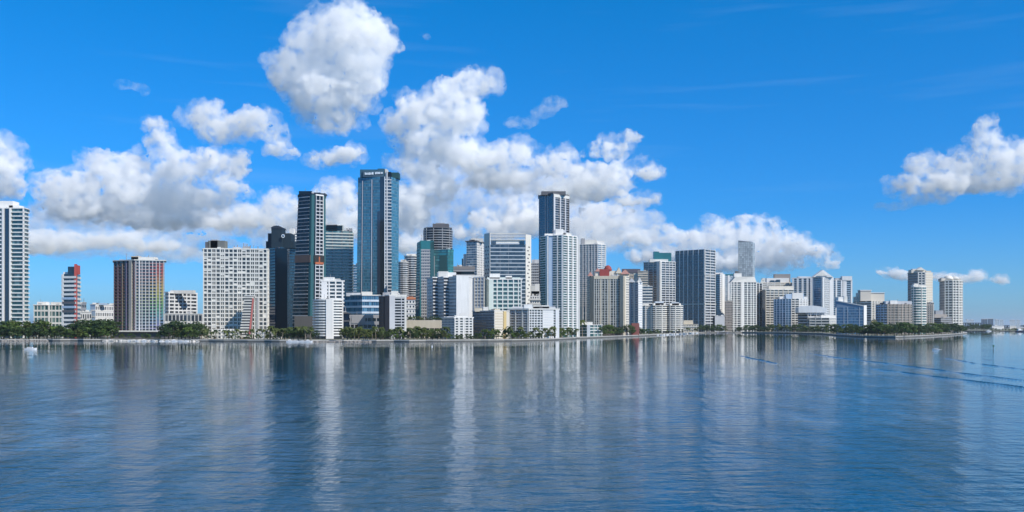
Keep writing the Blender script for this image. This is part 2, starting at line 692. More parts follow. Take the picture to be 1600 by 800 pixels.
cloud('white cumulus behind the top of the dark tapered tower', DC * 0.88,
      [(440, 316, 30, 20), (525, 306, 32, 24), (395, 338, 46, 18), (405, 345, 58, 19), (445, 330, 36, 18), (350, 346, 40, 14), (505, 328, 34, 24), (535, 315, 30, 24), (545, 350, 40, 24), (485, 350, 46, 20)], seed=8)
cloud('small lone grey cloud between the tallest cumulus and the skyscraper', DC,
      [(535, 242, 34, 15), (503, 250, 24, 11), (556, 236, 16, 11)], density=0.013, seed=9, rough=0.7)
cloud('big leaning cumulus with a tall white top above the round dark tower', DC * 1.03,
      [(745, 132, 32, 22), (712, 150, 34, 26), (662, 178, 46, 30), (638, 200, 32, 28), (715, 188, 40, 34), (690, 228, 64, 26), (650, 262, 34, 20), (735, 252, 46, 22), (660, 300, 48, 22), (635, 330, 38, 34), (690, 290, 26, 18), (640, 382, 40, 15)], seed=10)
cloud('thin torn veil of cloud beside the big leaning cumulus', DC * 0.98,
      [(866, 160, 18, 13), (846, 176, 16, 10), (815, 192, 26, 9)], density=0.007, seed=11, rough=0.6)
cloud('wide many topped cloud bank above the tall dark sided tower', DC * 1.06,
      [(795, 244, 34, 24), (785, 278, 62, 20), (872, 258, 38, 24), (930, 278, 60, 22), (1008, 268, 26, 16), (955, 232, 32, 16), (990, 212, 18, 10), (905, 300, 80, 17), (995, 314, 38, 11), (925, 240, 16, 10)], seed=12)
cloud('white cumulus low behind the white framed tower', DC * 1.2,
      [(758, 344, 32, 16), (790, 358, 50, 20), (730, 368, 30, 15), (822, 328, 30, 18), (835, 350, 40, 20)], seed=13)
cloud('bright cloud low behind the white blue apartment tower', DC * 1.2,
      [(925, 352, 52, 16), (985, 344, 14, 9), (915, 378, 50, 22), (985, 372, 44, 17), (950, 328, 50, 10)], seed=14)
cloud('long low heap of bright cumulus behind the dark grid tower', DC * 1.35,
      [(1055, 370, 44, 14), (1040, 358, 22, 9), (1100, 374, 50, 18), (1118, 350, 17, 12), (1165, 348, 24, 13), (1203, 352, 22, 12), (1225, 380, 40, 17), (1272, 392, 30, 15), (1195, 400, 70, 22), (1290, 408, 20, 11), (1115, 410, 80, 16), (1040, 400, 60, 16), (1160, 372, 40, 18)], seed=15)
cloud('small white puff just above the cream stepped hotel', DC * 1.35,
      [(1385, 424, 18, 7), (1402, 431, 16, 8)], density=0.022, seed=16, rough=0.6)
cloud('faint low cloud streak behind the round topped tower', DC * 1.35,
      [(1475, 433, 38, 6), (1527, 428, 13, 9), (1505, 436, 36, 6)], density=0.011, seed=17, rough=0.5)
cloud('tiny low puff over the open water past the last tower', DC * 1.35,
      [(1560, 436, 13, 8), (1566, 440, 9, 5)], density=0.016, seed=18, rough=0.5)
cloud('large lone cumulus over the open bay with a knobbed top', DC * 1.0,
      [(1538, 200, 17, 18), (1542, 228, 28, 22), (1580, 258, 42, 28), (1500, 262, 38, 26), (1437, 258, 20, 20), (1412, 290, 28, 16), (1470, 288, 50, 20), (1560, 284, 54, 18), (1610, 245, 36, 28)], density=0.013, seed=19)
cloud('faint grey shelf of vapour under the lone cumulus', DC * 1.02,
      [(1432, 316, 40, 7), (1400, 322, 30, 5)], density=0.005, seed=20, rough=0.5)
cloud('small dim wisp high above the broad bank of cumulus', DC * 0.95,
      [(196, 133, 15, 7), (214, 136, 12, 8), (224, 146, 7, 7)], density=0.006, seed=21, rough=0.6)
cloud('tiny thin wisp beside the tallest white cumulus', DC * 0.95,
      [(658, 52, 7, 5), (667, 60, 9, 5)], density=0.006, seed=22, rough=0.5)

cloud('wide faint bank of low vapour behind the tops of the central towers', DC * 1.25,
      [(470, 368, 80, 24), (560, 345, 40, 30), (640, 345, 50, 50), (700, 320, 50, 30), (830, 325, 70, 35), (900, 335, 80, 25), (965, 350, 70, 26), (770, 300, 60, 30), (840, 290, 60, 26), (690, 270, 50, 30)], density=0.008, seed=31, thin=0.0032)
cloud('faint low bank of vapour behind the rainbow painted tower', DC * 1.2,
      [(90, 350, 80, 20), (180, 345, 80, 24), (270, 350, 90, 24), (360, 345, 60, 22), (130, 385, 70, 16), (240, 390, 70, 14), (320, 385, 60, 14)], density=0.008, seed=32, thin=0.0026)

# ================================================================ haze over bay and city
if HAZE:
    m, nt, out = new_mat('sea_haze')
    v = nd(nt, 'ShaderNodeVolumePrincipled', i_Density=HAZE, i_Anisotropy=0.3)
    v.inputs['Color'].default_value = (0.86, 0.93, 1.0, 1)
    nt.links.new(v.outputs[0], out.inputs['Volume'])
    vv, ff = box_vf(-70000, 70000, -3500, 95000, -3, 285)
    structure(mesh_obj('haze', vv, ff, m), 'stuff')

# ================================================================ water
m, nt, out = new_mat('bay_water')
b = nd(nt, 'ShaderNodeBsdfPrincipled', i_Roughness=WATER_ROUGH, i_IOR=1.333)
b.inputs['Base Color'].default_value = WATER_COL
tc = nd(nt, 'ShaderNodeTexCoord')


def waves(sx, sy, rot, scale, detail, rough=0.55, dist=0.0):
    mp = nd(nt, 'ShaderNodeMapping')
    mp.inputs['Scale'].default_value = (sx, sy, 1)
    mp.inputs['Rotation'].default_value = (0, 0, R(rot))
    nt.links.new(tc.outputs['Object'], mp.inputs['Vector'])
    n = nd(nt, 'ShaderNodeTexNoise', i_Scale=scale, i_Detail=detail, i_Roughness=rough, i_Distortion=dist)
    nt.links.new(mp.outputs[0], n.inputs['Vector'])
    return n.outputs[0]


h1 = waves(0.42, 1.0, 6, WAVE[0], 3.0, 0.5, 0.4)      # wind chop
h2 = waves(0.5, 1.0, -12, WAVE[1], 4.0, 0.6)          # ripples
h3 = waves(0.4, 1.0, 3, 0.05, 2.0)                   # slow swell
# calmer and rougher patches of the surface
pt = waves(0.5, 1.0, 10, 0.012, 4.0)
pr = nd(nt, 'ShaderNodeMapRange')
pr.inputs['From Min'].default_value = 0.35
pr.inputs['From Max'].default_value = 0.68
pr.inputs['To Min'].default_value = 0.55
pr.inputs['To Max'].default_value = 1.45
nt.links.new(pt, pr.inputs['Value'])
hh = math_n(nt, 'ADD', math_n(nt, 'MULTIPLY', h1, WAVE[2]), math_n(nt, 'MULTIPLY', h2, WAVE[3]))
hh = math_n(nt, 'MULTIPLY', hh, pr.outputs[0])
# gusts: groups of steeper and flatter waves
gp = waves(0.16, 0.035, 4, 1.0, 3.0, 0.6)
gr = nd(nt, 'ShaderNodeMapRange')
gr.inputs['From Min'].default_value = 0.3
gr.inputs['From Max'].default_value = 0.72
gr.inputs['To Min'].default_value = 0.55
gr.inputs['To Max'].default_value = 1.4
nt.links.new(gp, gr.inputs['Value'])
hh = math_n(nt, 'MULTIPLY', hh, gr.outputs[0])
# the water lies calmer in the lee of the city than out in the open bay
sw = nd(nt, 'ShaderNodeSeparateXYZ')
nt.links.new(tc.outputs['Object'], sw.inputs[0])
far_ = math_n(nt, 'POWER', math_n(nt, 'MAXIMUM', math_n(nt, 'DIVIDE', sw.outputs[1], WAVE[6]), 0.0), 1.5)
lee = math_n(nt, 'DIVIDE', WAVE[5], math_n(nt, 'ADD', far_, 1.0))
hh = math_n(nt, 'ADD', hh, math_n(nt, 'MULTIPLY', h3, WAVE[4]))
hh = math_n(nt, 'MULTIPLY', hh, lee)
bp = nd(nt, 'ShaderNodeBump', i_Strength=1.0, i_Distance=1.0)
nt.links.new(hh, bp.inputs['Height'])
nt.links.new(bp.outputs[0], b.inputs['Normal'])
nt.links.new(b.outputs[0], out.inputs[0])
WATER = m
v = [(-60000, -3000, 0), (60000, -3000, 0), (60000, 90000, 0), (-60000, 90000, 0)]
structure(mesh_obj('water', v, [(0, 1, 2, 3)], m))
# ================================================================ palette
WHITE = wall_mat('white_paint', (0.79, 0.775, 0.74), 0.10, 0.6, 0.12)
WHITE2 = wall_mat('cool_grey_white_paint', (0.68, 0.69, 0.69), 0.14, 0.65, 0.18)
WHITE3 = wall_mat('warm_white_paint', (0.76, 0.73, 0.66), 0.12, 0.65, 0.16)
OFFWHITE = wall_mat('off_white_stucco', (0.66, 0.65, 0.61))
CREAM = wall_mat('cream_stucco', (0.64, 0.57, 0.45))
BEIGE = wall_mat('beige_stucco', (0.50, 0.44, 0.36))
TAN = wall_mat('tan_concrete', (0.36, 0.31, 0.27))
GREY = wall_mat('grey_concrete', (0.38, 0.38, 0.39))
LGREY = wall_mat('light_grey_concrete', (0.55, 0.56, 0.58))
DGREY = wall_mat('dark_grey_concrete', (0.12, 0.12, 0.13))
BROWN = wall_mat('brown_concrete', (0.13, 0.09, 0.075))
SLATE = wall_mat('slate_grey_concrete', (0.26, 0.28, 0.30))
YELLOW = wall_mat('yellow_stucco', (0.62, 0.47, 0.22))
REDP = wall_mat('red_paint', (0.42, 0.075, 0.065))
REDROOF = wall_mat('red_tile', (0.30, 0.05, 0.045))
PINK = wall_mat('pink_tile', (0.60, 0.30, 0.25))
TERRA = wall_mat('terracotta', (0.55, 0.20, 0.09))
NAVYP = wall_mat('navy_metal', (0.02, 0.035, 0.06))
TEALP = wall_mat('teal_cladding', (0.025, 0.16, 0.18), rough=0.3)
BLUEP = wall_mat('pale_blue_paint_and_shade', (0.40, 0.52, 0.66))  # real blue paint, and the coloured-in shade of some blocks
PGREEN = wall_mat('pale_green_paint', (0.60, 0.68, 0.64))
METAL = wall_mat('pale_metal', (0.62, 0.66, 0.70), rough=0.35)
ORANGE = wall_mat('orange_netting', (0.42, 0.12, 0.05))

g_navy = glass_mat('navy_glass', (0.010, 0.022, 0.045), (0.09, 0.11, 0.14), 0.3)
g_black = glass_mat('black_glass', (0.006, 0.010, 0.014), (0.05, 0.06, 0.065), 0.3, ior=1.5)
g_office = glass_mat('dark_office_glass', (0.008, 0.028, 0.055), (0.02, 0.06, 0.1), 0.3, mull=(0.03, 0.06, 0.09), mw=0.08, spandrel=(0.01, 0.03, 0.05), sh=0.3, rough=0.08)
g_blue = glass_mat('blue_glass', (0.045, 0.17, 0.25), (0.10, 0.26, 0.35), 0.5, mull=(0.08, 0.20, 0.27), mw=0.07, spandrel=(0.03, 0.11, 0.17), sh=0.32, rough=0.08, ior=2.0)
g_office2 = glass_mat('steel_grey_glass', (0.03, 0.04, 0.055), (0.10, 0.12, 0.14), 0.4, rough=0.1)
g_sky = glass_mat('sky_blue_glass', (0.03, 0.12, 0.23), (0.10, 0.25, 0.38), 0.5, mull=(0.35, 0.45, 0.5), mw=0.07, rough=0.08)
g_teal = glass_mat('teal_glass', (0.008, 0.09, 0.105), (0.03, 0.17, 0.18), 0.4, mull=(0.02, 0.1, 0.11), mw=0.06, spandrel=(0.01, 0.07, 0.08), sh=0.3, rough=0.08)
g_teal2 = glass_mat('bright_teal_glass', (0.03, 0.17, 0.19), (0.07, 0.26, 0.28), 0.4, spandrel=(0.02, 0.10, 0.12), sh=0.25, rough=0.1)
g_green = glass_mat('sea_green_glass', (0.025, 0.085, 0.085), (0.20, 0.29, 0.27), 0.45)
g_grey = glass_mat('grey_glass', (0.022, 0.028, 0.036), (0.18, 0.18, 0.17), 0.35)
g_warm = glass_mat('brown_grey_glass', (0.045, 0.042, 0.038), (0.26, 0.24, 0.20), 0.5)
g_pale = glass_mat('pale_blue_glass', (0.10, 0.17, 0.24), (0.38, 0.45, 0.5), 0.5, mull=(0.4, 0.45, 0.5), mw=0.1)
g_mirror = glass_mat('mirror_glass', (0.38, 0.42, 0.44), (0.50, 0.54, 0.56), 0.4, mull=(0.10, 0.11, 0.12), mw=0.14, spandrel=(0.2, 0.22, 0.23), sh=0.2, rough=0.15, ior=1.7)
w_white = glass_mat('white_wall_with_windows', (0.03, 0.04, 0.055), (0.25, 0.26, 0.27), 0.3, wall=(0.76, 0.75, 0.73), wx=(0.22, 0.78), wy=(0.2, 0.72))
w_cream = glass_mat('cream_wall_with_windows', (0.04, 0.04, 0.04), (0.25, 0.22, 0.18), 0.3, wall=(0.69, 0.64, 0.55), wx=(0.2, 0.8), wy=(0.2, 0.72))
w_grey = glass_mat('grey_wall_with_windows', (0.02, 0.025, 0.035), (0.16, 0.17, 0.18), 0.3, wall=(0.36, 0.37, 0.39), wx=(0.12, 0.88), wy=(0.2, 0.75))
w_tan = glass_mat('tan_wall_with_windows', (0.03, 0.03, 0.035), (0.2, 0.18, 0.16), 0.3, wall=(0.43, 0.38, 0.33), wx=(0.18, 0.82), wy=(0.2, 0.75))
w_beige = glass_mat('beige_wall_with_windows', (0.04, 0.04, 0.045), (0.25, 0.23, 0.2), 0.3, wall=(0.60, 0.56, 0.49), wx=(0.18, 0.82), wy=(0.22, 0.72))
w_band = glass_mat('white_wall_with_ribbon_windows', (0.02, 0.035, 0.055), (0.14, 0.16, 0.18), 0.3, wall=(0.74, 0.74, 0.73), wx=(-1, 2), wy=(0.38, 0.92))
w_far = glass_mat('painted_haze_wall_with_windows', (0.12, 0.19, 0.28), (0.3, 0.36, 0.42), 0.3, wall=(0.48, 0.54, 0.6), wx=(0.2, 0.8), wy=(0.2, 0.8))  # distance haze mixed into the wall and pane colours


def corner(x0, xc, x1, Y, al):
    """Three corners of a block turned so that its left face leans al degrees away from us."""
    t = math.tan(R(al))
    return [(x0, Y + (xc - x0) / FOC * Y * t), (xc, Y), (x1, Y + (x1 - xc) / FOC * Y / t)]


def flat(x0, x1, Y, tilt=0):
    return [(x0, Y), (x1, Y + (x1 - x0) / FOC * Y * math.tan(R(tilt)))]


FRONT = []      # (middle column, phrase): landmarks for naming the trees

# ---- 1 balcony tower cut by the picture edge
b = Tower('apartment_tower', 'tall white balcony tower with green glass, cut off by the picture edge', [(-46, 1150), (38, 1150), (44.5, 1162)], 326, 32, depth=30, body=[g_green], bay=3)
b.face_slabs(0, WHITE, 0.0, 0.62, t=0.30, out=1.6)
b.face_slabs(0, WHITE, 0.76, 1.0, t=0.26, out=1.9)
b.face_slabs(1, WHITE, 0, 1.0, t=0.3, out=1.5)
b.strip(0, 0.735, 0.765, 2.3, WHITE)
b.strip(0, 0.60, 0.635, 2.3, WHITE)
b.strip(0, 0.985, 1.0, 2.2, WHITE)
b.strip(0, 0.635, 0.735, 0.5, g_navy, name='glass_strip')
b.strip(0, 0.35, 0.375, 2.3, WHITE)
b.pent(-40, 20, 314, WHITE, dep=15)
b.pent(14, 30, 321, WHITE, dep=12)
b.ring(b.z1, 1.2, 1.2, WHITE, 'parapet')

# ---- 2 low green glass office
b = Tower('office_block', 'low pale green glass office between the balcony tower and the slim red finned tower', flat(53, 98, 1290, 5), 477, 5, depth=30, body=[g_green], bay=4)
b.slabs(OFFWHITE, t=0.28, out=0.6)
b.piers(0, 9, 0.8, 0.7, OFFWHITE)
b.ring(b.z1, 1.0, 1.2, WHITE, 'parapet')
b.pent(58, 72, 471.5, WHITE)
b.pent(79, 95, 472, OFFWHITE)
b.strip(0, 0.5, 0.56, 1.2, OFFWHITE)

# ---- 3 slim tower with the red fin
b = Tower('apartment_tower', 'slim white ribbon windowed tower with a tall red fin', corner(97, 118, 125.5, 1120, 12), 428, 15, body=[g_navy], bay=3)
b.slabs(WHITE, t=0.5, out=0.8)
b.strip(0, 0.0, 0.12, 0.9, WHITE)
b.strip(1, 0.0, 0.17, 1.2, REDP, zb=zat(412.5, 1120), name='red_fin', din=-1.5)
b.pent(106, 117, 416.5, g_navy, Y=1123, dep=8, name='glass_penthouse')
b.pent(118.2, 121.2, 414.5, REDP, Y=1123, dep=7, name='red_stair_tower')
b.pent(99, 106, 425, WHITE)
for k in (6, 7, 8, 9):
    b.strip(0, 0.05, 1.0, 1.0, BLUEP if k % 2 else DGREY, b.z0 + (k + 0.05) * b.fh, b.z0 + (k + 0.55) * b.fh, name='blue_balcony')
FRONT.append((111, 'the slim red finned tower'))

# ---- 4 low white pieces
b = Tower('office_block', 'small grey blue block peeking out behind the slim red finned tower', flat(124, 135, 1500), 474, 6, body=[w_grey], depth=15)
b.pent(126, 131, 472, GREY)
b = Tower('low_building', 'low plain white building between the slim red finned tower and white windowed block', flat(125, 143, 1330), 487.5, 3, body=[w_white], depth=12)
b.ring(b.z1, 0.8, 0.5, WHITE, 'parapet')
b = Tower('apartment_block', 'low white windowed block with pale blue end beside the rainbow painted tower', corner(141, 149, 180, 1340, 30), 476, 5, body=[BLUEP, w_white], bay=4.5)
b.ring(b.z1, 1.0, 0.6, WHITE, 'parapet')
b.pent(150, 163, 473.5, BLUEP)
b.slabs(WHITE, t=0.2, out=0.3)

# ---- 5 rainbow tower
RAIN = [(0.45, 0.40, 0.52), (0.34, 0.26, 0.50), (0.16, 0.20, 0.50), (0.06, 0.30, 0.45), (0.05, 0.40, 0.30), (0.10, 0.42, 0.12), (0.35, 0.50, 0.10), (0.60, 0.52, 0.10), (0.62, 0.42, 0.10), (0.60, 0.24, 0.08), (0.55, 0.07, 0.06), (0.50, 0.05, 0.07), (0.42, 0.30, 0.28)]


def rain_col(f):
    x = min(0.999, max(0, f)) * (len(RAIN) - 1)
    i = int(x)
    return tuple(a + (c - a) * (x - i) for a, c in zip(RAIN[i], RAIN[i + 1]))


NR = 25
g_rain = glass_mat('dark_loggia_glass', (0.018, 0.018, 0.028), (0.10, 0.09, 0.10), 0.35)  # plain dark glazing behind the painted balconies
b = Tower('apartment_tower', 'apartment tower with rainbow painted balconies and a flat pale crown', [(179, 1139), (211, 1124), (257, 1134)], 407, NR, depth=26, body=[g_rain], bay=3)


def dull(c, k, w):
    return tuple(k * v + w for v in c)


b.face_slabs(0, lambda k: wall_mat('shade_side_paint_%d' % k, dull(rain_col((k + 5) / NR), 0.20, 0.07), 0.05), t=0.30, out=1.2)  # mural colours with this side's shade darkened into them
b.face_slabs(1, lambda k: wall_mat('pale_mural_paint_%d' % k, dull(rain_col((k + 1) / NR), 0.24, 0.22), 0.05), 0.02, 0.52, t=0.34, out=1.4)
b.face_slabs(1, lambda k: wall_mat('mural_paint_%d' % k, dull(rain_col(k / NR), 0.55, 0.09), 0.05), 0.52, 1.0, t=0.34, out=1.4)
b.piers(0, 6, 0.8, 1.4, wall_mat('mauve_pier_paint', (0.22, 0.17, 0.19)))
b.piers(0, [0.42], 1.4, 1.6, wall_mat('ochre_pier_paint', (0.26, 0.20, 0.15)))
b.piers(0, [0.62], 1.4, 1.6, wall_mat('lilac_pier_paint', (0.27, 0.22, 0.30)))
b.strip(0, 0.76, 0.90, 2.2, wall_mat('sandy_pier', (0.46, 0.42, 0.36)))
b.piers(1, [0.03, 0.24, 0.36, 0.48, 0.60, 0.72, 0.84, 0.98], 0.75, 1.6, LGREY)
b.strip(1, 0.13, 0.17, 2.1, LGREY)
for k in range(2, NR - 1):
    cc = dull(rain_col(k / NR), 0.46, 0.07)
    b.strip(1, 0.74, 0.82, 0.7, wall_mat('mural_wall_%d' % k, cc, 0.05), b.z0 + (k + 0.0) * b.fh, b.z0 + (k + 0.98) * b.fh, name='mural_panel')
    if k > 5:
        b.strip(1, 0.90, 0.97, 1.0, wall_mat('mural_wall_%d' % k, cc, 0.05), b.z0 + k * b.fh, b.z0 + (k + 0.98) * b.fh, name='mural_panel')
b.ring(b.z1, 1.3, 2.2, OFFWHITE, 'crown_slab')
b.pent(205, 241, 401.5, OFFWHITE, dep=12)
b.pent(205, 216, 400, BEIGE, dep=10)
b.mast(232, 399)
b.block(174, 262, 1108, 16, 516.5, 518.5, OFFWHITE, 'podium_deck')
b.block(176, 260, 1112, 14, 518.5, 0, DGREY, 'podium_wall', zb=2)
b.strip(0, 0, 1.0, 2.0, DGREY, b.z0, b.z0 + 1.6 * b.fh, name='dark_lobby')
FRONT.append((218, 'the rainbow painted tower'))

# ---- 6 mid white block
b = Tower('apartment_block', 'mid height white block with dark window columns left of the white grid block'.replace('left of', 'behind trees beside'), corner(258, 263, 308, 1350, 40), 458, 12, body=[w_grey, g_grey], bay=3)
b.slabs(WHITE2, t=0.4, out=0.5)
for u in (0.02, 0.2, 0.34, 0.48, 0.62, 0.76, 0.98):
    b.piers(1, [u], 1.8, 0.9, WHITE2)
b.ring(b.z1, 2.2, 0.6, WHITE2, 'parapet')
b.pent(266, 302, 453.5, OFFWHITE)
b = Tower('low_building', 'long low white podium with dark openings at the foot of the mid height white block', flat(257, 322, 1300), 491, 2, body=[w_band], depth=20)
b.piers(0, 12, 1.2, 0.4, WHITE2)
b.ring(b.z1, 0.8, 0.5, WHITE2, 'parapet')

# ---- 7 white grid block with its leaning lift wing
b = Tower('apartment_block', 'big white slab block with a square grid of recessed windows', [(317.5, 1108), (418, 1116), (419.5, 1130)], 389.5, 22, depth=24, body=[g_warm], bay=4.6)
b.face_slabs(0, WHITE3, t=0.30, out=1.0, k1=23, k0=1, name='floor_slab')
b.face_slabs(1, WHITE3, t=0.30, out=1.0, k1=23, k0=1, name='floor_slab')
b.piers(0, 16, 1.15, 1.15, WHITE3)
b.piers(1, 2, 1.0, 1.1, WHITE3)
b.ring(b.z1, 0.8, 1.2, WHITE3, 'parapet')
rr = random.Random(3)
for i in range(64):
    k, c = rr.randrange(1, 22), rr.randrange(15)
    top = rr.random() < 0.6
    za = b.z0 + (k + (0.6 if top else 0.3)) * b.fh
    b.strip(0, (c + 0.08) / 15, (c + 0.92) / 15, 0.7, WHITE3, za, b.z0 + (k + (1.0 if top else 0.62)) * b.fh, name='infill_panel')
for c in (2, 4, 8, 11, 12):
    b.strip(0, (c + 0.46) / 15, (c + 0.54) / 15, 0.8, WHITE3, name='slim_mullion')
b.pent(325, 351, 376, wall_mat('grey_green_metal', (0.17, 0.18, 0.17)), dep=12, name='plant_room')
b.pent(320.5, 326, 378, DGREY, dep=9, name='plant_room')
b.pent(329, 340, 374.5, GREY, dep=8, name='tank')
for px, yy in ((366, 384), (371, 382.5), (381, 380), (386, 381), (391, 383), (403, 385)):
    b.mast(px, yy, r=0.45)
b.pent(364, 374, 386, LGREY, dep=6, name='plant_box')
b.pent(379, 389, 385, GREY, dep=6, name='plant_box')
b.strip(0, 0.795, 0.83, 1.0, wall_mat('grey_green_wall', (0.28, 0.31, 0.29)), b.z0, zat(470, 1108), name='stair_wall')
b.strip(0, 0.83, 0.86, 1.05, GREY, b.z0, zat(465, 1108), name='stair_wall')
FRONT.append((368, 'the white grid block'))

# leaning wing: a sloping block that climbs the front
root = empty('leaning_lift_wing', at(384, 1085, 2), 'sloping white wing with ribbon windows and red edge leaning on the white grid block', 'building wing')
o0 = Vector(root.location)


def lean(name, mat, xa0, xa1, xb0, xb1, y0, y1, Y0, Y1):
    """A slanted prism: base columns xa, top columns xb."""
    v = []
    for (a0, a1, yy) in ((xa0, xa1, y0), (xb0, xb1, y1)):
        z = zat(yy, Y0)
        for px, Y in ((a0, Y0), (a1, Y0), (a1, Y1), (a0, Y1)):
            p = at(px, Y0, z)
            p.y = Y
            v.append(p - o0)
    f = [(3, 2, 1, 0), (4, 5, 6, 7), (0, 1, 5, 4), (1, 2, 6, 5), (2, 3, 7, 6), (3, 0, 4, 7)]
    return mesh_obj(name, v, f, mat, root)


lean('wing_body', wall_mat('wing_shade_wall', (0.20, 0.20, 0.20)), 374, 388.5, 383, 394, 527, 463, 1087, 1098)  # even grey body showing between the white bands
for k in range(15):
    ya = 526 - k * 4.3
    t0, t1 = (527 - ya) / 64, (527 - ya + 2.0) / 64
    lean('white_band', WHITE3, 373 + 9 * t0, 388.8 + 5.5 * t0, 373 + 9 * t1, 388.8 + 5.5 * t1, ya, ya - 1.9, 1085.6, 1092)
lean('red_edge', wall_mat('faded_red_paint', (0.52, 0.16, 0.14)), 388.6, 390.4, 394.2, 395.8, 522, 466, 1085.2, 1088)
lean('top_cap', OFFWHITE, 381.5, 395, 382, 395, 463, 461.3, 1085.5, 1099)
# villas along the quay
b = Tower('low_building', 'row of low white quayside villas below the white grid block'.replace('row of low', 'long low').replace('villas', 'terrace'), flat(312, 374, 1080, 1), 514, 3, body=[w_white], depth=14, bay=5)
b.slabs(WHITE3, t=0.3, out=0.8)
b.piers(0, 14, 0.7, 0.9, WHITE3)
b.strip(0, 0.0, 0.1, 2.5, WHITE3, zb=zat(517, 1080))
b = Tower('low_building', 'low white quayside terrace beyond the sloping wing of the grid block', flat(398, 440, 1080, 1), 515, 3, body=[w_white], depth=14, bay=5)
b.slabs(WHITE3, t=0.3, out=0.8)
b.piers(0, 9, 0.7, 0.9, WHITE3)

# ---- 8 dark office tower with the emblem
b = Tower('office_tower', 'dark blue glass office tower with stepped shoulders and a pale emblem', [(415, 1285), (430, 1262), (437, 1260), (464, 1290)], 386, 30, depth=30, body=[g_office], bay=2.6, pts2=[(410, 1285), (430, 1262), (437, 1260), (464, 1290)])
b.block(415.5, 460, 1272, 26, 377, 0, g_office, 'upper_body', zb=b.z1 - 0.2)
b.block(418.5, 454.5, 1270, 24, 364.5, 0, g_office, 'upper_body', zb=b.z1 - 0.4)
b.block(424, 440, 1264, 22, 356.5, 0, g_office, 'crown_block', zb=b.z1 - 0.6)
v = []
# curved hood on the crown
for Yc in (1263.5, 1286):
    for i in range(9):
        t = i / 8
        px = 423.6 + 17 * t
        v.append(at(px, 1264, zat(356.6 - 4.2 * math.sin(math.pi * (0.12 + 0.76 * t)) ** 1.0, 1264)) + Vector((0, Yc - 1264, 0)) - b.o)
    v.append(at(440.6, 1264, zat(357.2, 1264)) + Vector((0, Yc - 1264, 0)) - b.o)
    v.append(at(423.6, 1264, zat(357.2, 1264)) + Vector((0, Yc - 1264, 0)) - b.o)
n = 11
f = [tuple(range(n - 1, -1, -1)), tuple(range(n, 2 * n))] + [(i, (i + 1) % n, n + (i + 1) % n, n + i) for i in range(n)]
mesh_obj('crown_hood', v, f, NAVYP, b.root)
b.strip(1, 0.05, 0.25, 0.8, NAVYP, name='dark_fin')
b.strip(1, 0.75, 0.95, 0.8, DGREY, name='dark_fin')
for k in range(4, 30, 2):
    b.strip(1, 0.3, 0.7, 0.3, DGREY, b.z0 + k * b.fh, b.z0 + (k + 0.8) * b.fh, name='window_recess')
b.block(431.5, 449, 1254, 12, 388, 0, g_black, 'dark_front_bay', zb=2)
b.strip(2, 0.55, 1.0, 1.2, METAL, zat(382.6, 1262), zat(381.8, 1262), name='pale_ledge')
# emblem: a pale ringed badge with a stroke inside
p = at(442.5, 1261.2, zat(368.8, 1261.2)) - b.o
rg = []
rad = 2.5
vv, ff = [], []
for i in range(6):
    a = math.pi / 6 + i * math.pi / 3
    for r_ in (rad, rad * 0.66):
        for dy in (0, 0.5):
            vv.append(p + Vector((math.cos(a) * r_, -dy - 0.3, math.sin(a) * r_ * 1.1)))
for i in range(6):
    A, B = 4 * i, 4 * ((i + 1) % 6)
    ff += [(A + 1, A + 3, B + 3, B + 1), (A, A + 1, B + 1, B), (A + 2, B + 2, B + 3, A + 3), (A, B, B + 2, A + 2)]
EMB = wall_mat('emblem_white', (0.75, 0.83, 0.9), 0.02, 0.4, 0.02)
badge = mesh_obj('emblem', vv, ff, EMB, b.root)
v, f = box_vf(p.x - 0.1, p.x + 0.8, p.y - 0.8, p.y - 0.3, p.z - 0.2, p.z + 1.2)
mesh_obj('emblem_stroke', v, f, wall_mat('emblem_blue', (0.12, 0.35, 0.75)), badge)
FRONT.append((440, 'the dark blue emblem tower'))

# ---- behind it
b = Tower('apartment_tower', 'white topped tower peeking out between the emblem tower and the dark tapered tower', flat(448, 468, 1600, 8), 365, 40, body=[w_grey], depth=22)
b.slabs(WHITE, t=0.5, out=0.8, k0=34)
b.block(452, 459, 1597, 8, 357, 370, WHITE, 'white_stair_tower')
b.pent(457, 468, 355.5, LGREY, name='plant_room')
b.ring(b.z1, 0.8, 1.5, WHITE, 'parapet')
b = Tower('apartment_tower', 'narrow teal glass tower wedged beside the emblem tower', flat(449, 464, 1330, 15), 381.5, 34, body=[g_teal], depth=20, bay=3)
b.slabs(LGREY, t=0.16, out=0.4, k0=8)
b.ring(b.z1, 1.0, 0.8, LGREY, 'parapet')

# ---- 9 dark tapered tower
b = Tower('apartment_tower', 'tall dark tapered tower with white slab edges, teal corner and an open dark band', [(456, 1190), (484, 1178), (509, 1192)], 302, 40, depth=26, body=[g_black, g_black, g_teal],
          pts2=[(466.5, 1190), (487, 1178), (508.5, 1192)], bay=3)
for k in range(3, 40):
    if k in (21, 22):
        continue
    b.face_slabs(0, SLATE if k % 3 else LGREY, 0.0, 0.86, t=0.19, out=1.0, k0=k, k1=k + 1)
b.strip(0, 0.88, 1.0, 0.5, g_teal2, name='teal_corner')
b.strip(1, 0.0, 0.20, 0.5, g_teal2, name='teal_corner')
b.strip(1, 0.26, 0.30, 1.9, LGREY, zat(470, 1190), zat(306, 1190), name='white_frame')
b.strip(1, 0.53, 0.57, 1.7, LGREY, zat(470, 1190), zat(306, 1190), name='white_frame')
b.strip(1, 0.77, 0.82, 1.9, OFFWHITE, zat(470, 1190), zat(306, 1190), name='white_frame')
b.strip(1, 0.24, 0.82, 1.9, WHITE, zat(307, 1190), zat(305, 1190), name='white_frame')
b.face_slabs(1, LGREY, 0.28, 0.8, t=0.26, out=1.5, k0=8, k1=39, skip=(21, 22))
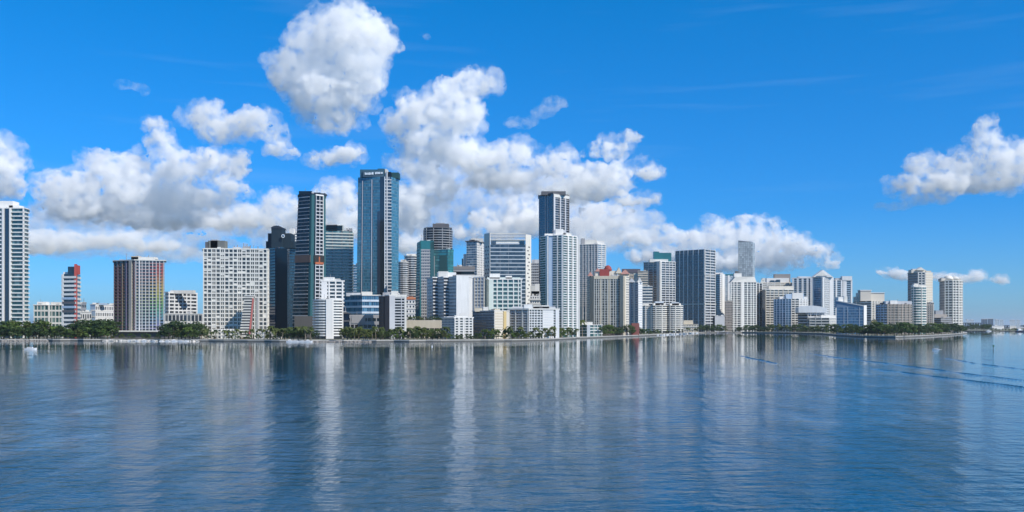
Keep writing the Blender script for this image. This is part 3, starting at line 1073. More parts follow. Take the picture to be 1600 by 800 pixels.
b.strip(0, 0.0, 1.0, 1.5, BROWN, b.z0 + 20.9 * b.fh, b.z0 + 22.9 * b.fh, name='open_storey')
b.strip(1, 0.18, 0.86, 2.1, wall_mat('painted_opening_shadow', (0.02, 0.02, 0.02)), b.z0 + 20.7 * b.fh, b.z0 + 22.9 * b.fh, name='open_storey')  # near-black strip painted as the shadow inside the open storey
b.strip(1, 0.25, 0.80, 2.3, ORANGE, b.z0 + 20.4 * b.fh, b.z0 + 21.0 * b.fh, name='orange_netting')
b.strip(1, 0.48, 0.56, 2.4, ORANGE, b.z0 + 21.0 * b.fh, b.z0 + 22.5 * b.fh, name='orange_netting')
b.strip(1, 0.82, 1.0, 0.4, g_teal2, name='teal_corner')
b.ring(b.z1 - 1.2, 1.2, 1.0, NAVYP, 'crown_band')
b.block(467, 487, 1184, 14, 298.5, 304, g_black, 'crown_screen')
b.block(488, 500, 1190, 14, 300.8, 304, NAVYP, 'crown_screen')
b.block(499, 508, 1193, 14, 302, 304, NAVYP, 'crown_screen')
b.block(460, 489, 1172, 10, 494, 0, wall_mat('bare_podium', (0.10, 0.10, 0.10)), 'podium', zb=2)
FRONT.append((472, 'the dark tapered tower'))

# ---- 10 grey green tower behind
b = Tower('apartment_tower', 'grey green balcony tower with a stepped roof behind the dark tapered tower', flat(507, 551, 1460, 12), 360.5, 34, body=[g_green], depth=24, bay=3)
b.slabs(wall_mat('grey_green_slab', (0.52, 0.57, 0.55)), t=0.44, out=1.5, k0=5)
b.piers(0, [0.28, 0.62, 0.9], 1.2, 1.0, DGREY)
b.pent(508, 535.5, 351.5, wall_mat('grey_green_slab', (0.52, 0.57, 0.55)), dep=14, name='upper_storeys')
for k in range(3):
    b.block(509, 535, 1466.5, 2, 352.6 + 2.7 * k, 354 + 2.7 * k, g_black, 'window_band')
b.pent(510, 527, 350, LGREY, dep=10)
for px in (541, 545, 548):
    b.pent(px, px + 2, 356.5, GREY, dep=4, name='plant_box')
b = Tower('apartment_tower', 'narrow blue grey sliver tower beside the blue glass skyscraper', flat(548, 561, 1620), 414, 26, body=[g_sky], depth=16)
b.slabs(BLUEP, t=0.25, out=0.4, k0=6)
b.strip(0, 0.0, 0.25, 0.8, OFFWHITE)

# ---- 11 white curved block in front
b = Tower('apartment_block', 'upper white balcony block with an open roof loggia behind the bow fronted block', flat(502.5, 536.5, 1104, 6), 440, 16, body=[g_grey], depth=14, bay=4)
b.slabs(WHITE, t=0.36, out=1.2, k0=9)
b.strip(0, 0.0, 0.26, 1.4, w_white, name='wall_panel')
b.strip(0, 0.32, 0.38, 1.6, WHITE)
b.strip(0, 0.62, 0.68, 1.6, WHITE)
b.strip(0, 0.93, 1.0, 1.6, WHITE)
b.ring(b.z1, 1.6, 1.6, WHITE, 'parapet')
b.pent(506, 521, 433, WHITE, Y=1106, dep=8)
b.pent(520, 530, 435.5, OFFWHITE, Y=1107, dep=7)
b = Tower('apartment_block', 'bow fronted white waterfront block with a smooth blank white middle', arc(489.5, 534.5, 1088, 11, 11), 469.5, 14, body=[g_grey], depth=12, bay=3)
b.slabs(WHITE, t=0.52, out=1.0)
b.strip(5, -0.35, 0.95, 1.5, WHITE, zb=zat(467, 1080), name='blank_wall')
b.strip(6, -0.1, 0.35, 1.5, WHITE, zb=zat(467, 1080), name='blank_wall')
b.ring(b.z1, 1.4, 1.1, WHITE, 'parapet')
b.pent(500, 515, 467.5, LGREY, Y=1092, dep=6)
FRONT.append((512, 'the bow fronted white block'))

# ---- 12 blue skyscraper
b = Tower('skyscraper', 'tallest blue glass skyscraper with a signed crown and a pale ladder strip', [(556.5, 1357), (594, 1350), (601, 1349), (612, 1352), (622, 1372)], 276, 48, depth=34, body=[g_blue, g_blue, g_grey, g_blue],
          pts2=[(559.5, 1357), (594, 1350), (601, 1349), (611.5, 1352), (623.5, 1372)], bay=2.6)
b.face_slabs(0, wall_mat('pale_blue_spandrel', (0.12, 0.25, 0.34)), 0.0, 1.0, t=0.16, out=0.3, k0=2, name='spandrel')
b.face_slabs(3, wall_mat('pale_blue_spandrel', (0.12, 0.25, 0.34)), 0.0, 1.0, t=0.16, out=0.3, k0=2, name='spandrel')
b.face_slabs(2, LGREY, 0.0, 1.0, t=0.26, out=0.9, name='balcony')
b.strip(2, 0.26, 0.42, 1.3, LGREY, zb=zat(268, 1350), name='white_pier')
b.strip(2, -0.05, 0.06, 1.2, METAL, name='white_pier')
b.strip(0, 0.20, 0.225, 0.9, LGREY, b.z0, zat(282, 1355), name='slim_pier')
b.strip(0, 0.225, 0.245, 0.45, g_navy, b.z0, zat(282, 1355), name='dark_slot')
b.strip(0, 0.62, 0.645, 0.9, METAL, b.z0, zat(281, 1355), name='slim_pier')
b.strip(0, 0.65, 0.68, 0.45, g_navy, b.z0, zat(281, 1355), name='dark_slot')
b.strip(1, 0.0, 1.0, 0.4, g_grey, b.z0, b.z1, name='dark_slot')
b.strip(0, 0.88, 1.0, 0.4, g_navy, b.z0, zat(330, 1350), name='dark_slot')
b.pts2 = None
b.block(562.5, 601, 1353, 24, 264.8, 0, g_blue, 'crown', zb=b.z1 - 0.4)
b.block(590, 600.5, 1351.5, 24, 263.4, 0, g_blue, 'crown', zb=b.z1 - 0.6)
b.block(567, 599, 1351.0, 3, 266.8, 0, wall_mat('sign_backing', (0.05, 0.11, 0.16)), 'sign_recess', zb=b.z1 + 0.2)
b.block(612, 623, 1362, 18, 269.5, 0, g_teal, 'shoulder', zb=b.z1 - 0.4)
b.block(601.5, 604.5, 1350.5, 20, 264, 0, OFFWHITE, 'white_shaft', zb=b.z1 - 0.8)
b.block(605.5, 611, 1352.5, 16, 268.5, 0, g_black, 'dark_slot', zb=b.z1 - 0.6)
FRONT.append((578, 'the blue skyscraper'))
# crown sign: raised white letters (too small in the photograph to be read as more than a line of capitals)
SIGN_AT = (b, 1350.6)
b = Tower('office_block', 'low blue and white banded office at the foot of the blue glass skyscraper', [(535, 1222), (566, 1200), (594, 1206)], 462, 7, body=[g_sky], depth=24, bay=3)
b.slabs(wall_mat('white_blue_band', (0.58, 0.66, 0.75)), t=0.34, out=0.7)
b.ring(b.z1, 1.4, 1.0, OFFWHITE, 'parapet')
b.pent(541, 563, 457.5, LGREY, Y=1212)
b.pent(565, 580, 455.8, OFFWHITE, Y=1212)
b = Tower('car_park', 'grey concrete podium with dark slots under the blue and white banded office', flat(547, 595, 1150), 497, 3, body=[g_black], depth=20, base=2)
b.slabs(GREY, t=0.5, out=0.8, k1=4)
b.piers(0, 8, 1.0, 0.9, GREY)
b.strip(0, 0.05, 0.5, 1.4, GREY, b.z0 + 2.2 * b.fh, b.z0 + 3.4 * b.fh)
b = Tower('low_building', 'dark blue glass entrance block between the bow fronted block and grey podium', flat(534, 548, 1150), 490, 3, body=[g_navy], depth=14)
b.ring(b.z1, 0.6, 0.4, DGREY, 'parapet')
b.slabs(DGREY, t=0.2, out=0.3)

# ---- 13 brown and white waterfront tower
b = Tower('apartment_tower', 'brown sided waterfront tower with a blank white wall and deep dark balconies', [(592.5, 1122), (608.5, 1094), (635, 1098)], 462, 15, depth=18, body=[wall_mat('brown_painted_shade_wall', (0.16, 0.12, 0.11)), g_black], bay=3)  # left wall: brown with its shade mixed into the colour
b.strip(1, 0.0, 0.32, 1.4, LGREY, name='blank_wall')
b.strip(1, 0.88, 1.0, 1.6, OFFWHITE, name='blank_wall')
b.face_slabs(1, LGREY, 0.32, 0.88, t=0.4, out=1.2)
b.strip(1, 0.68, 0.72, 1.5, LGREY, name='slim_pier')
b.face_slabs(0, DGREY, 0.1, 0.5, t=0.3, out=1.0)
b.piers(0, [0.08, 0.52], 1.0, 1.2, BROWN)
b.ring(b.z1, 1.2, 0.9, OFFWHITE, 'parapet')
b.pent(598, 622, 457, GREY, Y=1104, dep=8)
b.pent(611, 621, 454.6, OFFWHITE, Y=1103, dep=8)
b.strip(1, 0.32, 0.9, 1.5, OFFWHITE, b.z1 - 0.6 * b.fh, b.z1 + 0.5, name='top_beam')
FRONT.append((614, 'the brown sided tower'))

# ---- 14 orange roofed block, garage
b = Tower('apartment_block', 'small white block with a terracotta roof strip beside the brown sided tower', flat(634, 648.5, 1200, 5), 468, 8, body=[w_white], depth=14, bay=4)
b.ring(b.z1, 2.8, 0.9, TERRA, 'terracotta_roof')
b.slabs(OFFWHITE, t=0.3, out=0.7)
b.pent(637, 645, 463.5, TERRA, dep=8, name='terracotta_roof')
b = Tower('car_park', 'long low cream car park with a planted roof behind the waterfront trees', flat(633, 694, 1140), 501.5, 2, body=[g_black], depth=24, base=2)
b.strip(0, 0, 1, 1.0, CREAM, b.z0 + 1.15 * b.fh, b.z1 + 1.0, name='cream_wall')
b.strip(0, 0, 1, 1.0, CREAM, b.z0 + 0.45 * b.fh, b.z0 + 0.8 * b.fh, name='cream_wall')
b.piers(0, 9, 1.0, 0.6, CREAM)
GARAGE = b

# ---- 15 round grey pair
b = Tower('apartment_tower', 'grey round fronted tower with white slab bands behind the terracotta roofed block', arc(632.5, 652, 1560, 8, 7), 400.5, 34, body=[g_grey], depth=20, bay=3)
b.slabs(LGREY, t=0.34, out=1.0, k0=6)
b.ring(b.z1, 1.6, 1.0, OFFWHITE, 'parapet')
b.pent(635, 650, 396.5, WHITE, Y=1562)
b = Tower('apartment_tower', 'slimmer grey round tower with close set bands just behind the brown sided tower', arc(622, 637.5, 1520, 8, 7), 410, 34, body=[g_warm], depth=16, bay=3)
b.slabs(LGREY, t=0.4, out=0.9, k0=6)
b.ring(b.z1, 1.4, 1.0, WHITE, 'parapet')
b.pent(626, 634, 405.5, OFFWHITE, Y=1522, dep=8)

# ---- 16 teal office pair
b = Tower('office_tower', 'taller teal glass office tower with a grey banded front', [(648, 1282), (656, 1258), (678, 1262)], 377, 32, depth=30, body=[g_teal2, w_grey], pts2=[(651.5, 1282), (656, 1258), (678, 1262)], bay=3)
b.strip(1, 0.0, 1.0, 0.8, TEALP, zat(389, 1258), b.z1 + 1.0, name='teal_crown')
b.strip(1, 0.74, 1.0, 0.8, g_teal2, name='teal_edge')
b.strip(1, 0.0, 0.08, 0.8, TEALP, name='teal_edge')
b.face_slabs(1, GREY, 0.08, 0.74, t=0.4, out=0.5, k1=30)
b = Tower('office_tower', 'lower teal glass office wing with one pale green panel', [(674, 1272), (700, 1264), (708.5, 1270)], 390.5, 30, depth=26, body=[g_teal2], bay=3)
b.strip(0, 0.5, 0.95, 0.4, glass_mat('pale_green_panel', (0.10, 0.20, 0.19), (0.2, 0.3, 0.28), 0.4, mull=(0.03, 0.1, 0.1)), zat(425, 1270), zat(399, 1270), name='pale_panel')
b.ring(b.z1, 1.0, 0.4, TEALP, 'parapet')
b.strip(0, 0.0, 0.2, 0.5, GREY, zb=zat(400, 1270), name='grey_panel')

# ---- 17 dark round tower behind
b = Tower('apartment_tower', 'dark round tower with pale balcony bands rising behind the teal offices', arc(662.5, 706, 1560, 16, 11), 356, 44, body=[g_black], depth=24, bay=3)
b.slabs(GREY, t=0.28, out=1.3, k0=26)
for i in (2, 4, 6, 8):
    b.strip(i, -0.05, 0.06, 1.6, GREY, zat(400, 1550), b.z1, name='grey_pier')
b.ring(b.z1, 1.4, 0.4, DGREY, 'parapet')
b.pent(676, 701, 349.5, DGREY, Y=1552, dep=16)
b.pent(681, 694, 348.3, GREY, Y=1553, dep=12)

# ---- 18 white zigzag complex
b = Tower('apartment_block', 'white folded apartment complex with a blank bright wall in its middle', [(667, 1205), (676, 1188), (684, 1192), (693, 1180), (701, 1184), (713, 1170), (732, 1178), (738.5, 1192), (757, 1184)], 433, 18, depth=24, body=[w_white, g_grey, w_white, g_grey, w_white, WHITE2, WHITE2, wall_mat('painted_blue_shade_wall', (0.30, 0.36, 0.45)), w_white], bay=2.6)  # bluish shade is put into the blue grey wall colour
for fc in (1, 3):
    b.face_slabs(fc, LGREY, t=0.36, out=1.0)
b.face_slabs(7, WHITE2, 0.15, 1.0, t=0.36, out=1.0)
for u in (0.2, 0.45, 0.7, 0.97):
    b.piers(7, [u], 0.8, 1.2, CREAM)
b.piers(0, [0.1, 0.5, 0.9], 0.8, 0.5, WHITE2)
b.ring(b.z1, 1.3, 0.5, WHITE2, 'parapet')
b.pent(683, 712, 425.5, w_white, Y=1196, dep=12, name='upper_storeys')
b.pent(685, 700, 424, OFFWHITE, Y=1194, dep=8)
b.pent(731, 747, 430, OFFWHITE, Y=1194, dep=8)
b.strip(5, -0.02, 1.0, 1.0, WHITE2, zb=zat(430.5, 1178), name='blank_wall')

# ---- 19 low white front block
b = Tower('apartment_block', 'low white waterfront block with square bays and a shaded wing', [(690.5, 1106), (710, 1083), (739, 1087)], 497, 8, body=[w_white, g_grey], depth=14, bay=3)
b.face_slabs(1, WHITE, t=0.42, out=1.4)
b.face_slabs(0, LGREY, t=0.3, out=0.5)  # greyer slabs hold this wing's shade in their colour
for u in (0.0, 0.22, 0.48, 0.56, 0.78, 1.0):
    b.piers(1, [u], 1.4, 1.5, WHITE)
b.strip(1, 0.22, 0.3, 1.6, WHITE)
b.ring(b.z1, 1.2, 1.2, WHITE, 'parapet')
b.pent(714, 730, 494, WHITE, Y=1092, dep=7)
b.pent(698, 709, 494.5, LGREY, Y=1098, dep=6)
FRONT.append((715, 'the low white front block'))

# ---- 20 beige block
b = Tower('apartment_block', 'beige waterfront block with a grey shaded side and a yellow strip', [(738.5, 1128), (772, 1092), (795.5, 1112)], 486, 10, body=[w_grey, CREAM], bay=2.8)  # left face coloured grey to stand for its shade
b.face_slabs(0, GREY, t=0.3, out=0.5)
b.strip(1, 0.0, 0.55, 0.6, w_cream, name='wall_panel')
b.face_slabs(1, CREAM, 0.05, 0.58, t=0.42, out=0.9)
b.strip(1, 0.60, 0.78, 1.0, YELLOW, name='yellow_strip')
b.strip(1, 0.80, 1.0, 0.4, w_beige, name='wall_panel')
b.ring(b.z1, 0.9, 0.8, OFFWHITE, 'parapet')
b.pent(742, 760, 481.5, CREAM, Y=1114, dep=8)
b.pent(755, 763, 479.5, OFFWHITE, Y=1113, dep=6)
b.pent(772, 781, 482.5, CREAM, Y=1104, dep=8)
FRONT.append((767, 'the beige waterfront block'))

# ---- 21 behind
b = Tower('office_block', 'wide grey flat roofed office with dark bands behind the white folded complex', flat(708, 741, 1400), 416.5, 14, body=[g_black], depth=22)
b.slabs(GREY, t=0.4, out=0.8, k0=6)
b.ring(b.z1 - 4.5, 4.8, 1.2, wall_mat('brown_grey_roof', (0.26, 0.24, 0.23)), 'flat_roof')
b = Tower('apartment_tower', 'pale mirrored tower with a roof terrace next to the white framed tower', corner(729, 745, 758, 1560, 25), 377, 38, body=[g_pale, w_white], bay=3.2)
b.ring(b.z1 - 0.6, 2.0, 1.6, DGREY, 'roof_terrace')
b.slabs(WHITE, t=0.2, out=0.5, k0=20)
b.piers(1, [0.3, 0.6], 1.6, 1.0, WHITE)
b.block(721.5, 726, 1575, 10, 404, 0, g_navy, 'dark_shaft', zb=2)
b.block(724, 731, 1572, 12, 397, 0, WHITE, 'white_shaft', zb=2)
b.pent(736, 755, 372.5, OFFWHITE, Y=1566, dep=10)
b.pent(733, 742, 374.5, DGREY, Y=1566, dep=8)

# ---- 22 white framed tower
b = Tower('office_tower', 'white framed tower with perforated side piers and a tall louvred roof screen', [(757, 1420), (766, 1402), (821, 1404), (829.5, 1418)], 382, 24, depth=30, body=[WHITE3, g_office2, g_navy, WHITE3], bay=4)
b.face_slabs(1, METAL, 0.0, 1.0, t=0.22, out=0.5, k0=4)
b.piers(1, [0.28, 0.52], 0.35, 0.4, GREY)
b.strip(0, 0.0, 1.0, 0.6, WHITE3, zb=zat(364, 1405), name='perforated_pier')
b.strip(2, 0.0, 1.0, 0.6, WHITE3, zb=zat(366, 1405), name='perforated_pier')
for k in range(2, 24):
    for j in (0, 1):
        b.strip(0, 0.15 + 0.42 * j + 0.12 * (k % 2), 0.33 + 0.42 * j + 0.12 * (k % 2), 0.75, DGREY, b.z0 + (k + 0.3) * b.fh, b.z0 + (k + 0.65) * b.fh, name='perforation')
    b.strip(2, 0.25 + 0.2 * (k % 2), 0.55 + 0.2 * (k % 2), 0.75, DGREY, b.z0 + (k + 0.3) * b.fh, b.z0 + (k + 0.6) * b.fh, name='perforation')
b.block(767, 820, 1404, 20, 375, 0, WHITE3, 'white_storey', zb=b.z1 - 0.3)
b.block(775, 815, 1403, 1.2, 379.5, 381.6, METAL, 'window_band')
b.block(768, 775, 1402.6, 1.2, 377, 381, g_navy, 'window_band')
b.block(812, 820, 1402.6, 1.2, 377, 381.5, g_navy, 'window_band')
for k in range(28):
    x = 767 + 53 * k / 27
    b.block(x - 0.42, x + 0.42, 1403, 1.6, 365.2, 375, LGREY, 'louvre_slat')
b.block(766, 821, 1402.6, 2.2, 364.3, 365.6, WHITE3, 'screen_beam')
b.block(766, 821, 1402.6, 2.2, 369.6, 370.3, WHITE3, 'screen_beam')
b.block(766, 821, 1402.6, 2.2, 374.4, 375.4, WHITE3, 'screen_beam')

# ---- 23 pale green block
b = Tower('apartment_block', 'pale green white apartment block with a stepped roof below the white framed tower', [(757, 1216), (764, 1204), (815, 1208)], 437, 14, depth=22, body=[PGREEN, g_green], bay=3.4)
b.face_slabs(1, PGREEN, t=0.34, out=1.2)
b.piers(1, [0.0, 0.12, 0.25, 0.42, 0.58, 0.75, 0.9, 1.0], 1.2, 1.4, WHITE)
b.strip(1, 0.0, 0.12, 1.5, PGREEN)
b.ring(b.z1, 1.5, 1.4, WHITE, 'parapet')
b.pent(761, 813, 433.5, PGREEN, Y=1212, dep=12)
b.pent(765, 781, 427.5, WHITE, Y=1212, dep=10)
b.pent(790, 800, 431, WHITE, Y=1212, dep=8)

# ---- 24 white H block
b = Tower('apartment_block', 'wide white waterfront block with a heavy roof slab and a shaded wing', [(795, 1128), (826, 1116), (873, 1130)], 484, 11, depth=20, body=[w_grey, g_grey], bay=3.2)  # grey of the left wing carries its shade as colour
b.face_slabs(0, LGREY, t=0.36, out=0.8)
b.face_slabs(1, WHITE2, t=0.36, out=1.1)
b.piers(0, [0.05, 0.35, 0.7, 0.97], 1.2, 1.2, OFFWHITE)
b.piers(1, [0.0, 0.09, 0.18, 0.27, 0.38, 0.46], 0.9, 1.3, WHITE2)
b.strip(1, 0.46, 0.82, 0.9, w_white, name='wall_panel')
b.strip(1, 0.88, 1.0, 1.6, WHITE2, name='blank_wall')
b.ring(b.z1, 1.8, 1.6, OFFWHITE, 'roof_slab')
b.pent(800, 868, 479, LGREY, Y=1134, dep=12, name='setback_storey')
b.pent(819, 832, 475.5, WHITE2, Y=1133, dep=9)
b.pent(833, 858, 477, OFFWHITE, Y=1134, dep=8)
FRONT.append((838, 'the wide white waterfront block'))

# ---- 25 fillers
b = Tower('apartment_tower', 'plain grey windowed tower squeezed between the white framed and dark sided towers', flat(828.5, 847, 1650), 411, 26, body=[w_grey], depth=18)
b.pent(831, 846, 405.5, LGREY)
b.slabs(LGREY, t=0.3, out=0.5, k0=8)
b = Tower('apartment_block', 'white stepped block with curved balconies below the plain grey windowed tower', flat(828, 846, 1330, -5), 462, 9, body=[w_white], depth=16)
b.slabs(WHITE, t=0.4, out=1.4, k0=3)
b.pent(830, 844, 455, WHITE, dep=9, name='upper_storeys')
b.pent(829, 836, 446, OFFWHITE, dep=7)
b.pent(836, 843, 443.5, WHITE, dep=6)

# ---- 26 dark tower, shade coloured into one side's glass and slabs
b = Tower('skyscraper', 'tall dark sided tower, shade coloured into one side, pale balconies on the other', [(842, 1450), (864, 1420), (888.5, 1445)], 303, 60, depth=24, body=[g_navy, g_grey], bay=2.6)
b.face_slabs(0, wall_mat('blue_shade_slab', (0.17, 0.20, 0.25)), t=0.18, out=0.6, k0=16)  # slabs coloured dark as this side's shade
b.face_slabs(1, GREY, t=0.28, out=1.4, k0=16)
b.piers(0, [0.48, 0.66], 1.2, 0.8, LGREY)
b.strip(0, 0.7, 1.0, 0.5, g_grey, name='window_strip')
b.strip(1, 0.0, 0.10, 1.7, LGREY)
b.strip(1, 0.40, 0.46, 1.7, LGREY)
b.strip(1, 0.72, 0.78, 1.7, LGREY)
b.strip(1, 0.97, 1.0, 1.7, DGREY)
b.strip(1, 0.0, 1.0, 1.8, OFFWHITE, b.z1 - 1.3 * b.fh, b.z1, name='pale_crown')
b.ring(b.z1, 2.0, 1.2, DGREY, 'crown_ring')
b.pent(846, 884, 298.8, DGREY, Y=1428, dep=14)

# ---- 27 white and green balcony tower
b = Tower('apartment_tower', 'white and green balcony tower with a raised roof wing and blue glass strip', [(845, 1250), (857, 1232), (864, 1232), (880, 1226), (901, 1246)], 368, 42, depth=22, body=[g_green, g_sky, g_green, g_green], bay=2.8)
b.face_slabs(0, WHITE, t=0.28, out=1.3)
b.face_slabs(2, WHITE, t=0.26, out=1.5)
b.face_slabs(3, WHITE, t=0.32, out=1.4)
b.strip(1, 0.0, 1.0, 0.6, BLUEP, name='blue_panel', zb=zat(371, 1232))
b.strip(0, 0.75, 1.0, 1.6, WHITE)
b.strip(2, 0.42, 0.50, 1.8, WHITE)
b.strip(2, 0.86, 1.0, 1.8, WHITE)
b.strip(3, 0.28, 0.36, 1.7, WHITE)
b.strip(3, 0.62, 0.70, 1.7, WHITE)
b.strip(3, 0.93, 1.0, 1.7, WHITE)
b.ring(b.z1, 1.2, 0.8, WHITE, 'parapet')
b.pent(851, 869, 365, WHITE, Y=1238, dep=10)
b.pent(866, 884, 359.5, LGREY, Y=1240, dep=8)
b.pent(868, 880, 357.5, WHITE, Y=1239, dep=6)
b.pent(880, 893, 364, WHITE, Y=1240, dep=8)
b.block(899.5, 906, 1250, 12, 374, 0, WHITE, 'side_wing', zb=2)
FRONT.append((880, 'the white and green balcony tower'))

# ---- 28 white blue tower
b = Tower('apartment_tower', 'slender white and pale blue tower with thin white columns', [(901, 1565), (934, 1552), (946, 1566)], 382, 44, depth=24, body=[g_pale, g_pale], bay=2.6)
b.face_slabs(0, WHITE, t=0.20, out=0.7, k0=14)
b.face_slabs(1, WHITE, t=0.32, out=1.2, k0=14)
b.piers(0, [0.0, 0.13, 0.3, 0.44, 0.58, 0.72, 0.86, 1.0], 1.1, 1.0, WHITE)
b.piers(0, [0.22, 0.52, 0.8], 2.0, 0.4, g_sky, name='blue_strip')
b.piers(1, [0.45, 1.0], 1.0, 1.4, WHITE)
b.ring(b.z1, 1.2, 1.0, WHITE, 'parapet')
b.pent(908, 933, 374.5, OFFWHITE, Y=1562, dep=10)
b.pent(908, 914, 372.5, GREY, Y=1561, dep=6)
b.pent(931, 944, 376, WHITE, Y=1563, dep=8)

# ---- 29 beige tower with red roofs
b = Tower('apartment_tower', 'beige postmodern tower with a red domed roof and pink gables', [(917.5, 1472), (928, 1452), (966, 1448), (975, 1440), (983, 1450)], 431, 24, depth=26, body=[w_cream, g_warm, g_warm, w_cream], bay=2.8)
b.face_slabs(1, BEIGE, t=0.22, out=0.9)
b.face_slabs(2, BEIGE, t=0.30, out=0.9)
b.piers(1, [0.0, 0.10, 0.2, 0.33, 0.45, 0.56, 0.68, 0.8, 0.9, 1.0], 1.0, 1.5, OFFWHITE)
b.piers(1, [0.28, 0.62], 2.0, 1.2, CREAM)
b.strip(2, 0.35, 1.0, 1.4, CREAM)
b.strip(0, 0.45, 1.0, 1.0, CREAM)
b.strip(3, 0.0, 0.3, 1.0, CREAM)
b.strip(1, 0.0, 1.0, 1.8, CREAM, b.z1 - 1.2 * b.fh, b.z1 + 0.3, name='top_wall')
b.pent(930, 964, 423, w_cream, Y=1458, dep=12, name='upper_storeys')
b.pent(966, 984, 427, CREAM, Y=1456, dep=10, name='upper_storeys')


def gable(t, px0, px1, Y, dep, ybase, ytop, mat, name='gable_roof'):
    a, c = at(px0, Y), at(px1, Y)
    z0, z1 = zat(ybase, Y), zat(ytop, Y)
    mx = (a.x + c.x) / 2
    v = [Vector(q) - t.o for q in ((a.x, Y, z0), (c.x, Y, z0), (c.x, Y + dep, z0), (a.x, Y + dep, z0), (mx, Y, z1), (mx, Y + dep, z1))]
    f = [(0, 1, 4), (1, 2, 5, 4), (2, 3, 5), (3, 0, 4, 5), (3, 2, 1, 0)]
    return mesh_obj(name, v, f, mat, t.root)


def dome(t, px0, px1, Y, ybase, ytop, mat, name='dome', n=16):
    a, c = at(px0, Y), at(px1, Y)
    r = (c.x - a.x) / 2
    z0, z1 = zat(ybase, Y), zat(ytop, Y)
    v, f = [], []
    for j in range(6):
        e = j / 5 * math.pi / 2
        for i in range(n):
            g = i / n * 2 * math.pi
            v.append(Vector(((a.x + c.x) / 2 + r * math.cos(g) * max(0.03, math.cos(e)), Y + r + r * math.sin(g) * max(0.03, math.cos(e)), z0 + (z1 - z0) * math.sin(e))) - t.o)
    for j in range(5):
        for i in range(n):
            f.append((j * n + i, j * n + (i + 1) % n, (j + 1) * n + (i + 1) % n, (j + 1) * n + i))
    f.append(tuple(range(5 * n, 6 * n)))
    f.append(tuple(range(n - 1, -1, -1)))
    return mesh_obj(name, v, f, mat, t.root, smooth=True)


dome(b, 944, 957, 1456, 423, 414, REDROOF, 'red_dome')
b.pent(937, 952, 420.2, REDROOF, Y=1456, dep=9, name='red_roof_box')
gable(b, 930, 938, 1456, 9, 424, 418.5, PINK)
gable(b, 962, 972, 1454, 9, 427, 417.5, CREAM)
gable(b, 970, 984, 1452, 9, 428, 421, PINK)
gable(b, 918, 927, 1458, 9, 431, 424.5, PINK)
b.block(987, 999, 1480, 12, 505, 0, wall_mat('dull_red_paint', (0.24, 0.08, 0.07)), 'red_base', zb=2)
b.block(936, 980, 1441, 6, 511, 0, wall_mat('dark_lobby_wall', (0.09, 0.07, 0.07)), 'lobby', zb=2)
FRONT.append((950, 'the beige red domed tower'))

# ---- 30 turreted white blue tower
b = Tower('apartment_tower', 'white tower with a pale blue face and a pointed corner turret', [(980, 1560), (997, 1537), (1003.5, 1543)], 441, 22, depth=18, body=[g_sky, WHITE], bay=3)
b.face_slabs(0, BLUEP, 0.0, 1.0, t=0.22, out=0.6)
b.strip(0, 0.05, 0.35, 0.8, BLUEP)
b.strip(0, 0.62, 0.72, 0.9, WHITE)
b.strip(1, 0.0, 1.0, 0.4, WHITE, name='blank_wall')
b.face_slabs(1, LGREY, 0.0, 1.0, t=0.25, out=0.8, name='cornice')
gable(b, 995.5, 1003.5, 1538, 8, 441, 433, WHITE, 'turret_roof')
gable(b, 981, 993, 1545, 10, 441, 434.5, LGREY)
b.ring(b.z1 - 0.5, 1.0, 0.7, WHITE, 'parapet')

# ---- 31 dark flat office behind
b = Tower('office_tower', 'dark flat topped office showing between the red domed and teal capped towers', flat(972, 1000, 2080), 426, 20, body=[w_tan], depth=22)
b.ring(b.z1, 8.4, 1.0, wall_mat('plum_roof', (0.10, 0.09, 0.12)), 'dark_crown')
b.slabs(BEIGE, t=0.4, out=0.6, k0=8)
b.block(991, 997, 2060, 8, 427, 0, PGREEN, 'pale_shaft', zb=2)
b = Tower('apartment_block', 'tan banded block tucked against the teal capped tower', flat(997, 1012, 2040, 5), 424, 26, body=[g_warm], depth=20)
b.slabs(BEIGE, t=0.45, out=0.8, k0=8)
b.ring(b.z1, 1.2, 1.0, BEIGE, 'parapet')
b = Tower('apartment_block', 'dark block with white balcony bands below the teal capped tower', flat(1001, 1019, 1980, 0), 448, 16, body=[g_navy], depth=20)
b.slabs(OFFWHITE, t=0.4, out=0.9, k0=3)
b.ring(b.z1, 1.2, 1.0, OFFWHITE, 'parapet')

# ---- 32 teal capped tower
b = Tower('apartment_tower', 'grey and white tower with a dark teal cap and a white corner strip', [(1006, 2115), (1031, 2082), (1055, 2102)], 409, 30, depth=24, body=[g_grey, g_grey], bay=3)
b.face_slabs(0, GREY, t=0.34, out=1.0)
b.face_slabs(1, LGREY, t=0.34, out=1.2)
b.piers(0, [0.0, 0.3, 0.6], 1.2, 1.2, OFFWHITE)
b.strip(0, 0.82, 1.0, 1.4, OFFWHITE, name='corner_strip')
b.strip(1, 0.0, 0.1, 1.4, OFFWHITE, name='corner_strip')
b.piers(1, [0.35, 0.6, 0.8, 1.0], 1.0, 1.4, OFFWHITE)
b.ring(b.z0 + 19 * b.fh, 1.2, 1.6, OFFWHITE, 'belt')
b.ring(b.z1, 1.4, 1.0, WHITE, 'parapet')
b.block(1022, 1049, 2100, 16, 395, 0, TEALP, 'teal_cap', zb=b.z1 + 1.2)
b.block(1022, 1030, 2099, 17, 393, 0, TEALP, 'teal_cap', zb=b.z1 + 1.0)
b.pent(1015, 1044, 405, OFFWHITE, Y=2092, dep=14)

